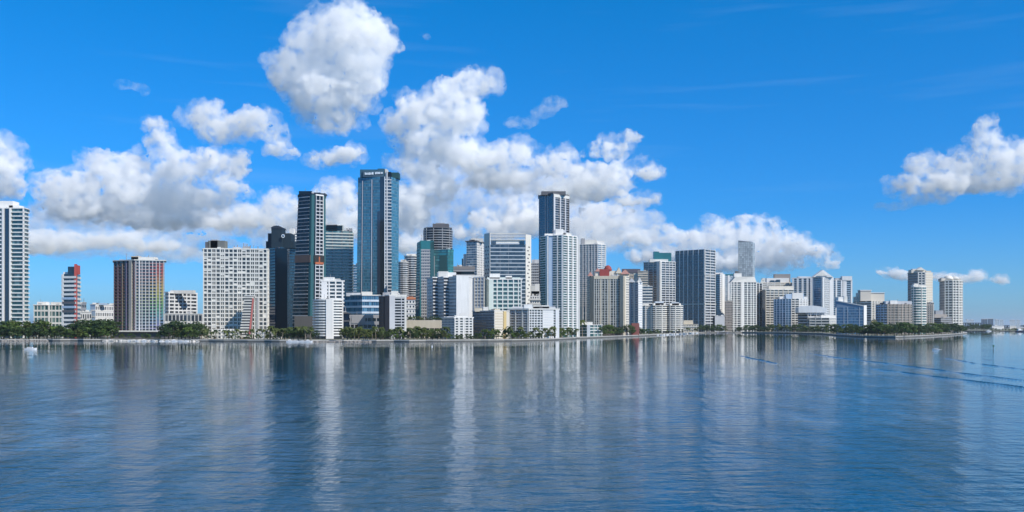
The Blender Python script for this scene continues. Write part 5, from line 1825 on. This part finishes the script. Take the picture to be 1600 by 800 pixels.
def broadleaf_meshes(seed, mat, wide=0.5, nclump=16, nleaf=34):
    """A unit tree, 10 m high."""
    rnd = random.Random(seed)
    tv, tf = tube([(0, 0, -0.3), (0.1, 0.05, 1.5), (0.15, -0.1, 3.2), (0.1, 0.1, 5.5)], [0.32, 0.24, 0.2, 0.08])
    clumps = []
    W = 10 * wide
    for i in range(nclump):
        a = rnd.uniform(0, 2 * math.pi)
        q = math.sqrt(rnd.random())
        z = rnd.uniform(3.0, 8.6)
        lim = W * (1.0 - 0.55 * ((z - 5) / 4.2) ** 2)
        clumps.append((Vector((math.cos(a) * q * lim, math.sin(a) * q * lim, z)), rnd.uniform(0.9, 1.9)))
    clumps.append((Vector((rnd.uniform(-1, 1), rnd.uniform(-1, 1), 8.6)), 1.4))
    for c, r in clumps[:7]:
        n0 = len(tv)
        bv, bf = tube([(0.1, 0, 2.6), tuple(c * 0.55 + Vector((0, 0, 1.0))), tuple(c)], [0.13, 0.09, 0.04], 4)
        tv += bv
        tf += [tuple(x + n0 for x in q) for q in bf]
    lv, lf = [], []
    for c, r in clumps:
        for k in range(nleaf):
            d = Vector((rnd.gauss(0, 1), rnd.gauss(0, 1), rnd.gauss(0, 1))).normalized()
            p = c + Vector((d.x, d.y, d.z * 0.7)) * r * rnd.uniform(0.6, 1.08)
            nrm = (d + Vector((rnd.gauss(0, .5), rnd.gauss(0, .5), 0.5 + rnd.gauss(0, .4)))).normalized()
            t = nrm.orthogonal().normalized()
            t = Matrix.Rotation(rnd.uniform(0, 6.28), 3, nrm) @ t
            u = nrm.cross(t)
            s = rnd.uniform(0.24, 0.5)
            n0 = len(lv)
            lv += [p - t * s - u * s * .6, p + t * s - u * s * .5, p + t * s * .8 + u * s * .7, p - t * s * .7 + u * s * .6]
            lf.append((n0, n0 + 1, n0 + 2, n0 + 3))
    tm = bpy.data.meshes.new('trunk')
    tm.from_pydata([tuple(x) for x in tv], [], tf)
    tm.materials.append(BARK)
    cm = bpy.data.meshes.new('crown')
    cm.from_pydata([tuple(x) for x in lv], [], lf)
    cm.materials.append(mat)
    return tm, cm


def palm_meshes(seed):
    rnd = random.Random(seed)
    bend = rnd.uniform(-0.9, 0.9)
    H = 7.6
    tv, tf = tube([(0, 0, -0.3), (bend * 0.15, 0, 2.5), (bend * 0.5, 0, 5), (bend, 0, H)], [0.26, 0.19, 0.16, 0.14])
    top = Vector((bend, 0, H))
    lv, lf = [], []
    for i in range(17):
        a = i * 2.4 + rnd.uniform(-.2, .2)
        up = rnd.uniform(-0.35, 1.15)
        L = rnd.uniform(2.5, 3.4)
        dirh = Vector((math.cos(a), math.sin(a), 0))
        side = Vector((-math.sin(a), math.cos(a), 0))
        prev = None
        for j in range(6):
            t = j / 5
            p = top + dirh * (L * t * (1 - 0.12 * t)) + Vector((0, 0, L * (up * t * 0.8 - 0.95 * t * t)))
            wdt = 0.62 * math.sin(math.pi * min(1, 0.12 + 0.86 * t))
            n0 = len(lv)
            lv += [p - side * wdt - Vector((0, 0, 0.45 * wdt)), p, p + side * wdt - Vector((0, 0, 0.45 * wdt))]
            if prev is not None:
                lf += [(prev, prev + 1, n0 + 1, n0), (prev + 1, prev + 2, n0 + 2, n0 + 1)]
            prev = n0
    tm = bpy.data.meshes.new('trunk')
    tm.from_pydata([tuple(x) for x in tv], [], tf)
    tm.materials.append(PBARK)
    cm = bpy.data.meshes.new('crown')
    cm.from_pydata([tuple(x) for x in lv], [], lf)
    cm.materials.append(PALML)
    return tm, cm


BROAD = [broadleaf_meshes(11, LEAF[0]), broadleaf_meshes(12, LEAF[1], 0.42), broadleaf_meshes(13, LEAF[2], 0.5), broadleaf_meshes(14, LEAF[0], 0.6, 20), broadleaf_meshes(15, LEAF[2], 0.62, 20), broadleaf_meshes(16, LEAF[1], 0.38)]
PALM = [palm_meshes(21), palm_meshes(22), palm_meshes(23), palm_meshes(24)]
DEEPB = (2, 4, 0)

rt = random.Random(99)
PLANTS = []     # kind, px, Y, height, meshes, base


def grove(x0, x1, n, kind, tops, off=(9, 22), base=1.55, var=None, yabs=None):
    """n plants between two columns; tops = range of photo rows their tops reach."""
    for i in range(n):
        px = x0 + (x1 - x0) * (i + rt.uniform(0.1, 0.9)) / n
        Y = (shoreY(px) + rt.uniform(*off)) if yabs is None else rt.uniform(*yabs)
        top = rt.uniform(*tops)
        h = max(2.0, zat(top, Y) - base)
        if kind == 'palm':
            ms = rt.choice(PALM)
        else:
            ms = BROAD[rt.choice(var or (0, 1, 2, 3, 4, 5))]
        PLANTS.append((kind, px, Y, h, ms, base))


def trees_now():
    grove(-14, 78, 15, 'broadleaf', (496, 507), (14, 34))
    grove(-14, 80, 12, 'broadleaf', (507, 516), (9, 15), var=DEEPB)
    grove(78, 100, 5, 'broadleaf', (500, 510), (20, 40), var=DEEPB)
    grove(98, 130, 6, 'broadleaf', (511, 518), (9, 16), var=(0, 1, 3))
    grove(112, 176, 12, 'broadleaf', (496, 505), (20, 60), var=DEEPB)
    grove(104, 168, 12, 'broadleaf', (508, 517), (6, 12), var=(0, 3, 5))
    grove(172, 258, 6, 'broadleaf', (518, 523), (9, 16), var=(0, 1, 2))
    grove(255, 318, 12, 'broadleaf', (498, 506), (24, 60), var=DEEPB)
    grove(262, 312, 8, 'broadleaf', (509, 516), (9, 18), var=(0, 2, 5))
    grove(312, 445, 17, 'palm', (508, 515), (9, 30))
    grove(318, 440, 8, 'broadleaf', (520, 524), (9, 16))
    grove(418, 492, 12, 'palm', (503, 512), (10, 40))
    grove(418, 490, 10, 'broadleaf', (511, 519), (14, 40), var=(2, 1, 4))
    grove(534, 700, 26, 'palm', (504, 513), (10, 36))
    grove(534, 700, 26, 'broadleaf', (510, 519), (10, 30), var=(0, 1, 2, 5))
    grove(700, 742, 5, 'broadleaf', (519, 524), (8, 12), var=(2, 0))
    grove(738, 800, 6, 'broadleaf', (513, 520), (8, 20), var=(0, 2))
    grove(752, 905, 15, 'palm', (505, 514), (8, 26))
    grove(795, 898, 15, 'broadleaf', (512, 520), (8, 22), var=(0, 1, 3))
    grove(896, 912, 3, 'palm', (490, 498), (60, 80))
    grove(936, 1004, 14, 'broadleaf', (506, 516), (14, 40), var=DEEPB)
    grove(936, 1000, 6, 'palm', (504, 512), (14, 40))
    grove(998, 1032, 8, 'broadleaf', (511, 518), (14, 40), var=(0, 2))
    grove(1038, 1070, 6, 'palm', (511, 516), (14, 40))
    grove(1072, 1080, 2, 'palm', (508, 511), (14, 40))
    grove(1090, 1134, 11, 'broadleaf', (506, 512), (14, 60), var=DEEPB)
    grove(1150, 1204, 12, 'broadleaf', (506, 512), (14, 50), var=DEEPB)
    grove(1204, 1306, 18, 'broadleaf', (505, 513), (12, 40), var=(2, 4, 0))
    grove(1210, 1300, 7, 'palm', (503, 510), (12, 40))
    grove(1302, 1352, 15, 'broadleaf', (504, 513), (10, 60), var=DEEPB)
    grove(1350, 1430, 24, 'broadleaf', (501, 512), (12, 80), var=(0, 3, 2, 4))
    grove(1428, 1507, 21, 'broadleaf', (503, 512), (12, 80), var=(0, 2, 4))
    grove(1502, 1552, 14, 'broadleaf', (505, 512), var=DEEPB, yabs=(2780, 3200), base=1.1)
    grove(1550, 1606, 14, 'broadleaf', (512, 514.5), var=DEEPB, yabs=(2660, 2760), base=1.1)
    # garden on the car park roof
    zroof = GARAGE.z1 + 0.0
    grove(637, 693, 11, 'broadleaf', (492, 498), var=(2, 0, 1), yabs=(1144, 1160), base=zroof)


trees_now()

ORD = 'first second third fourth fifth sixth seventh eighth ninth tenth eleventh twelfth thirteenth fourteenth fifteenth sixteenth seventeenth eighteenth nineteenth'.split()
TENS = {20: 'twentieth', 30: 'thirtieth', 40: 'fortieth'}


def ordinal(n):
    if n <= 19:
        return ORD[n - 1]
    t = n // 10 * 10
    return TENS[t] if n == t else {20: 'twenty', 30: 'thirty', 40: 'forty'}[t] + '-' + ORD[n % 10 - 1]


FRONT.sort()
marks = [(-300, 'the picture edge')] + FRONT + [(1508, 'the island tip'), (1700, 'the far shore edge')]
roof = [p for p in PLANTS if p[5] > 4]
counts = {}
for p in sorted(PLANTS, key=lambda q: q[1]):
    kind, px, Y, h, ms, base = p
    seg = max(i for i, (x, _) in enumerate(marks) if x <= px)
    word = 'palm' if kind == 'palm' else ('tall tree' if h > 11.5 else 'tree' if h > 6.5 else 'low bushy tree')
    if base > 4:
        key, tail = 'roof', 'along the planted roof of the cream car park'
        word = 'tree'
    elif px > 1508 or Y > 2600:
        key, tail = 'far', 'on the opposite shore, counted from the island tip'
        word = 'tree'
    else:
        key, tail = seg, 'from %s towards %s' % (marks[seg][1], marks[seg + 1][1])
    counts[(key, word)] = counts.get((key, word), 0) + 1
    lab = '%s %s %s' % (ordinal(counts[(key, word)]), word, tail)
    name = 'palm_tree' if kind == 'palm' else 'broadleaf_tree'
    r = empty(name, at(px, Y, base), lab, 'palm' if kind == 'palm' else 'tree', 'palms along the shore' if kind == 'palm' else 'broadleaf trees along the shore', rt.uniform(0, 6.28))
    s = h / 10.0
    wd = s * rt.uniform(0.9, 1.3) if kind != 'palm' else s * rt.uniform(0.95, 1.15)
    if kind != 'palm' and h < 6.5:
        wd *= 1.35
    r.scale = (wd, wd, s)
    link('trunk', ms[0], r)
    link('crown', ms[1], r)

# ================================================================ boats
HULL = wall_mat('white_gelcoat', (0.80, 0.80, 0.80), 0.03, 0.3, 0.03)
DHULL = wall_mat('dark_hull_paint', (0.03, 0.03, 0.06), 0.05, 0.35)
TINT = wall_mat('tinted_boat_glass', (0.02, 0.03, 0.04), 0.0, 0.15, 0.0)


def boat(px, Y, L, label, rz=0.0, hull=HULL, fly=True, name='motor_boat', group=None, mast=False):
    r = empty(name, at(px, Y, 0), label, 'boat', group, rz)
    W, H = L * 0.28, L * 0.13
    v, f = [], []
    st = [(-0.5, 0.85, 0.9), (-0.25, 1.0, 0.92), (0.1, 1.0, 1.0), (0.35, 0.66, 1.12), (0.5, 0.04, 1.25)]
    for x, ww, hh in st:
        v += [(x * L, -W / 2 * ww * 0.7, -0.25), (x * L, -W / 2 * ww, H * hh), (x * L, W / 2 * ww, H * hh), (x * L, W / 2 * ww * 0.7, -0.25)]
    for i in range(len(st) - 1):
        a = 4 * i
        for j in range(4):
            f.append((a + j, a + 4 + j, a + 4 + (j + 1) % 4, a + (j + 1) % 4))
    f += [(0, 1, 2, 3), (19, 18, 17, 16)]
    mesh_obj('hull', v, f, hull, r)

    def taper(nm, x0, x1, w_, z0, z1, sl, mat, par):
        v = [(x0 * L, -w_ / 2, z0), (x1 * L, -w_ / 2, z0), (x1 * L, w_ / 2, z0), (x0 * L, w_ / 2, z0), ((x0 + sl * .3) * L, -w_ * .42, z1), ((x1 - sl) * L, -w_ * .42, z1), ((x1 - sl) * L, w_ * .42, z1), ((x0 + sl * .3) * L, w_ * .42, z1)]
        return mesh_obj(nm, v, [(0, 3, 2, 1), (4, 5, 6, 7), (0, 1, 5, 4), (1, 2, 6, 5), (2, 3, 7, 6), (3, 0, 4, 7)], mat, par)
    cab = taper('cabin', -0.3, 0.22, W * 0.72, H * 0.95, H * 1.75, 0.10, HULL, r)
    taper('window_band', -0.26, 0.17, W * 0.745, H * 1.2, H * 1.5, 0.05, TINT, cab)
    if fly:
        taper('flybridge', -0.24, 0.06, W * 0.6, H * 1.75, H * 2.3, 0.06, HULL, r)
    if mast:
        vv, ff = box_vf(-0.12, 0.12, -0.12, 0.12, H, L * 1.1)
        mesh_obj('mast', vv, ff, HULL, r)
    return r


DOCK = 'boats moored along the near quay'
boat(48, 676, 8.6, 'lone white motor boat out on the water before the shore grove', 0.1, fly=False)
for i, (px, L, fl, rz) in enumerate(((204, 6, 0, 0.2), (214, 5, 0, 0.0), (226, 7, 1, 0.1), (239, 6, 0, 3.0), (252, 5, 0, 0.3), (262, 6.5, 0, 0.0), (273, 7.5, 1, 0.15), (282, 6.5, 0, 3.2), (291, 6, 0, 0.2))):
    boat(px, shoreY(px) - rt.uniform(4, 9), L, '%s white boat along the quay from the rainbow painted tower towards the white grid block' % ORD[i], rz, fly=bool(fl), group=DOCK)
for i, (px, L, fl) in enumerate(((454, 9, 1), (463, 8, 0), (473, 8, 0), (482, 8.5, 1))):
    boat(px, shoreY(px) - rt.uniform(4, 8), L, '%s white yacht moored below the dark tapered tower' % ORD[i], 0.05, fly=bool(fl), group=DOCK)
MAR = 'boats in the marina beside the rounded quay block'
for i in range(13):
    px = 1028 + i * 5.0
    boat(px, shoreY(px) - rt.uniform(5, 22), rt.uniform(7, 11), '%s white boat in the marina between the rounded quay block and dark grid tower' % ORD[i], rt.uniform(0, 6.28), fly=i % 3 != 0, group=MAR, mast=i % 4 == 1)
for i, px in enumerate((1107, 1122, 1137)):
    boat(px, shoreY(px) - 7, 9, '%s dark boat moored at the promenade before the dark grid tower' % ORD[i], 0.1, hull=DHULL, fly=False, group='dark boats at the promenade')
boat(1462, 676, 4.6, 'tiny white speedboat under way before the island towers', math.pi - 0.2, fly=False, name='speedboat')
boat(1545, 2620, 14, 'small white boat close under the far shore', 0.0)
boat(1594, 2470, 26, 'dark hulled ship with a white mast at the picture edge', 0.2, hull=DHULL, mast=True, name='moored_ship')

# ---- markers and buoy
DPOLE = wall_mat('dark_timber', (0.06, 0.055, 0.05))


def marker(px, yb, h, label):
    Y = CAMZ * FOC / (yb - HY)
    r = empty('channel_marker', at(px, Y, 0), label, 'marker', 'channel marker poles')
    v, f = tube([(0, 0, -1), (0, 0, h)], [0.22, 0.2], 8)
    mesh_obj('pole', v, f, DPOLE, r)
    v, f = box_vf(-0.6, 0.6, -0.28, -0.22, h - 1.2, h)
    mesh_obj('sign_board', v, f, wall_mat('marker_green', (0.03, 0.12, 0.07)), r)


marker(1255, 537, 4.6, 'dark channel marker pole standing in the water before the curved stepped block')
marker(1552, 547, 3.6, 'thin channel marker pole in the open water past the island tip')
Y = CAMZ * FOC / (542 - HY)
r = empty('mooring_buoy', at(675, Y, 0), 'small white pointed buoy floating before the low white front block', 'buoy')
v, f = tube([(0, 0, -0.3), (0, 0, 0.35), (0, 0, 0.6), (0, 0, 1.9)], [0.55, 0.6, 0.35, 0.08], 10)
mesh_obj('float_body', v, f, HULL, r)
v, f = tube([(0, 0, 1.9), (0, 0, 2.2)], [0.14, 0.14], 8)
mesh_obj('lamp_top', v, f, GREY, r)

# ---- rocks of the breakwater
ROCK = wall_mat('breakwater_rock', (0.25, 0.23, 0.21), 0.35, 0.9)
PALE = wall_mat('bleached_rock', (0.58, 0.56, 0.52), 0.3, 0.9)
rocks = []
for s_ in range(5):
    rnd = random.Random(300 + s_)
    bm = bmesh.new()
    bmesh.ops.create_icosphere(bm, subdivisions=2, radius=1.0)
    for q in bm.verts:
        q.co *= 1 + 0.35 * mnoise.noise(q.co * 1.3 + Vector((s_ * 9, 0, 0)))
        q.co.z *= 0.75
    me = bpy.data.meshes.new('boulder')
    bm.to_mesh(me)
    bm.free()
    me.materials.append(ROCK if s_ < 4 else PALE)
    rocks.append(me)
    if s_ == 4:
        pale = [me, me.copy()]
nr = 0
for x0, x1, n, what in ((2, 74, 30, 'the shore grove'), (489, 534, 26, 'the bow fronted white block'), (534, 580, 18, 'the palms before the blue skyscraper'), (160, 262, 46, 'the rainbow painted tower'), (264, 312, 22, 'the white grid block')):
    bleached = 'rainbow' in what or 'grid' in what
    for i in range(n):
        px = x0 + (x1 - x0) * (i + rt.random()) / n
        s = rt.uniform(0.8, 1.7)
        o = link('boulder', pale[i % 2] if bleached else rocks[i % 4], None, at(px, shoreY(px) - rt.uniform(0.5, 4), rt.uniform(-0.1, 0.6)))
        o.scale = (s * 1.2, s, s)
        o.rotation_euler = (rt.uniform(-.3, .3), rt.uniform(-.3, .3), rt.uniform(0, 6))
        tag(o, '%s breakwater boulder heaped at the water before %s' % ('bleached pale' if bleached else 'grey', what), 'boulder', 'boulders at the water before %s' % what)

# ---- far bridge
br = empty('bridge', at(1518, 4600, 0), 'long low hazy bridge crossing the bay behind the island tip', 'bridge')
BRM = wall_mat('bridge_concrete', (0.16, 0.20, 0.25))
o0 = Vector(br.location)
pa, pb = at(1470, 4700), at(1660, 4500)
v, f = [], []
for i in range(25):
    t = i / 24
    p = pa.lerp(pb, t)
    px = 1470 + 190 * t
    z = zat(504.4 if px < 1536 else 504.4 + min(4, (px - 1536) / 4), p.y)
    for dy, dz in ((0, -2.6), (0, 1.2), (16, 1.2), (16, -2.6)):
        v.append((p.x - o0.x, p.y + dy - o0.y, z + dz - o0.z))
for i in range(24):
    for j in range(4):
        f.append((4 * i + j, 4 * i + (j + 1) % 4, 4 * i + 4 + (j + 1) % 4, 4 * i + 4 + j))
mesh_obj('deck', v, f, BRM, br)
for i in range(1, 46):
    t = i / 46
    p = pa.lerp(pb, t)
    px = 1470 + 190 * t
    z = zat(504.4 if px < 1536 else 504.4 + min(4, (px - 1536) / 4), p.y) - 2.5
    v, f = box_vf(p.x - 2 - o0.x, p.x + 2 - o0.x, p.y + 3 - o0.y, p.y + 13 - o0.y, -2, z)
    mesh_obj('pier', v, f, BRM, br)

# ---- airliner far off
pl = at(313, 9000, zat(341, 9000))
r = empty('airliner', pl, 'tiny distant white airliner low in front of the clouds', 'aeroplane', rz=0.35)
v, f = [], []
prof = [(-19, 0.5, 1.2), (-14, 1.6, 0.4), (-6, 2.0, 0), (10, 2.0, 0), (15, 1.7, -0.2), (18, 0.9, -0.5), (19.2, 0.15, -0.7)]
for x, rr_, dz in prof:
    for j in range(10):
        a = 2 * math.pi * j / 10
        v.append((x, rr_ * math.cos(a), rr_ * math.sin(a) + dz))
for i in range(len(prof) - 1):
    for j in range(10):
        f.append((i * 10 + j, i * 10 + (j + 1) % 10, (i + 1) * 10 + (j + 1) % 10, (i + 1) * 10 + j))
f += [tuple(range(9, -1, -1)), tuple(range(60, 70))]
mesh_obj('fuselage', v, f, HULL, r)
for s_ in (-1, 1):
    v = [(5, s_ * 1.5, -0.8), (-1, s_ * 1.5, -0.8), (-7, s_ * 17, 0.6), (-4.6, s_ * 17, 0.6), (5, s_ * 1.5, -0.3), (-1, s_ * 1.5, -0.3), (-7, s_ * 17, 0.8), (-4.6, s_ * 17, 0.8)]
    mesh_obj('wing', v, [(0, 1, 2, 3), (4, 7, 6, 5), (0, 3, 7, 4), (1, 5, 6, 2), (2, 6, 7, 3), (0, 4, 5, 1)], METAL, r)
    v, f = box_vf(-2.2, 2.2, s_ * 6 - 0.9, s_ * 6 + 0.9, -2.2, -0.6)
    mesh_obj('engine', v, f, GREY, r)
v = [(-12.5, -0.2, 1.8), (-18.5, -0.2, 1.8), (-19.5, -0.2, 7.5), (-17, -0.2, 7.5), (-12.5, 0.2, 1.8), (-18.5, 0.2, 1.8), (-19.5, 0.2, 7.5), (-17, 0.2, 7.5)]
mesh_obj('tail_fin', v, [(0, 1, 2, 3), (4, 7, 6, 5), (0, 3, 7, 4), (1, 5, 6, 2), (2, 6, 7, 3), (0, 4, 5, 1)], METAL, r)

# ---- swells left by passing boats: real ridges of water
def wake(pts, wid, hgt, label):
    P = []
    for (px, py) in pts:
        Y = CAMZ * FOC / (py - HY)
        P.append(at(px, Y))
    dense = []
    for a, c in zip(P, P[1:]):
        n = max(2, int((c - a).length / 0.3))
        dense += [a.lerp(c, i / n) for i in range(n)]
    dense.append(P[-1])
    v, f = [], []
    K = 9
    N = len(dense)
    for i, p in enumerate(dense):
        t = (dense[min(N - 1, i + 1)] - dense[max(0, i - 1)]).normalized()
        nn = Vector((-t.y, t.x, 0))
        env = math.sin(math.pi * min(1, max(0, i / (N - 1)))) ** 0.4
        wob = mnoise.noise(p * 0.08)
        amp = hgt * env * min(1.1, max(0.05, 0.75 + 1.3 * mnoise.noise(p * 0.09 + Vector((7, 3, 0)))))
        # short steep crests that face the open bay, one behind another
        run = p.y + 0.9 * mnoise.noise(p * 0.15)
        amp *= 0.5 + 0.5 * math.cos(2 * math.pi * run / 2.3)
        for k in range(K):
            s_ = k / (K - 1) * 2 - 1
            q = p + nn * (s_ * wid + wob * wid * 0.8)
            z = amp * 0.5 * (1 + math.cos(math.pi * s_)) + 0.006
            if abs(s_) > 0.99:
                z = -0.03
            v.append((q.x, q.y, z))
    for i in range(N - 1):
        for k in range(K - 1):
            f.append((i * K + k, (i + 1) * K + k, (i + 1) * K + k + 1, i * K + k + 1))
    o = mesh_obj('boat_wake', v, f, WATER, smooth=True)
    return structure(o, 'stuff')


wake([(1158, 556), (1185, 562), (1218, 569)], 1.4, 0.42, '')
wake([(1262, 552), (1310, 559), (1380, 567), (1450, 576), (1520, 585), (1600, 594), (1680, 602)], 0.9, 0.32, '')
wake([(1358, 576), (1400, 580), (1450, 587), (1520, 595), (1600, 605), (1680, 615)], 0.9, 0.32, '')
wake([(1474, 559), (1520, 567), (1600, 577), (1680, 586)], 0.9, 0.28, '')
# foam behind the speedboat
FOAM = wall_mat('white_foam', (0.75, 0.78, 0.8), 0.2, 0.8)
v, f = [], []
for i in range(14):
    t = i / 13
    p = at(1464 + 7 * t, 676 + 3 * t)
    for k in range(5):
        s_ = (k - 2) / 2
        v.append((p.x + 0.2 * math.sin(i * 3 + k), p.y + s_ * (0.6 + 1.0 * t), 0.03 + 0.22 * (1 - abs(s_)) * (1 - 0.7 * t) * (0.6 + 0.4 * math.sin(i * 2.3 + k * 1.7))))
for i in range(13):
    for k in range(4):
        f.append((i * 5 + k, i * 5 + k + 1, i * 5 + 6 + k, i * 5 + 5 + k))
structure(mesh_obj('foam_trail', v, f, FOAM), 'stuff')

# ---- raised sign on the skyscraper's crown
t_, Ys = SIGN_AT
sg = None
for i, (xa, xb, za, zb) in enumerate(((570, 571.4, 273.2, 269.6), (572.1, 573.8, 273, 270), (574.4, 576, 273, 269.8), (576.7, 578.2, 273.2, 269.4), (578.8, 580.2, 272.8, 269.8), (580.9, 583.4, 272.6, 269.0), (586, 587.6, 272.2, 269), (588.2, 589.8, 272.0, 268.6), (590.4, 592, 271.8, 268.8), (592.5, 593.8, 271.8, 268.6), (595, 596.4, 271.6, 268.8), (596.9, 598, 271.4, 268.8))):
    t_.block(xa, xb, Ys - 0.5, 1.0, zb, za, EMB, 'sign_letter')
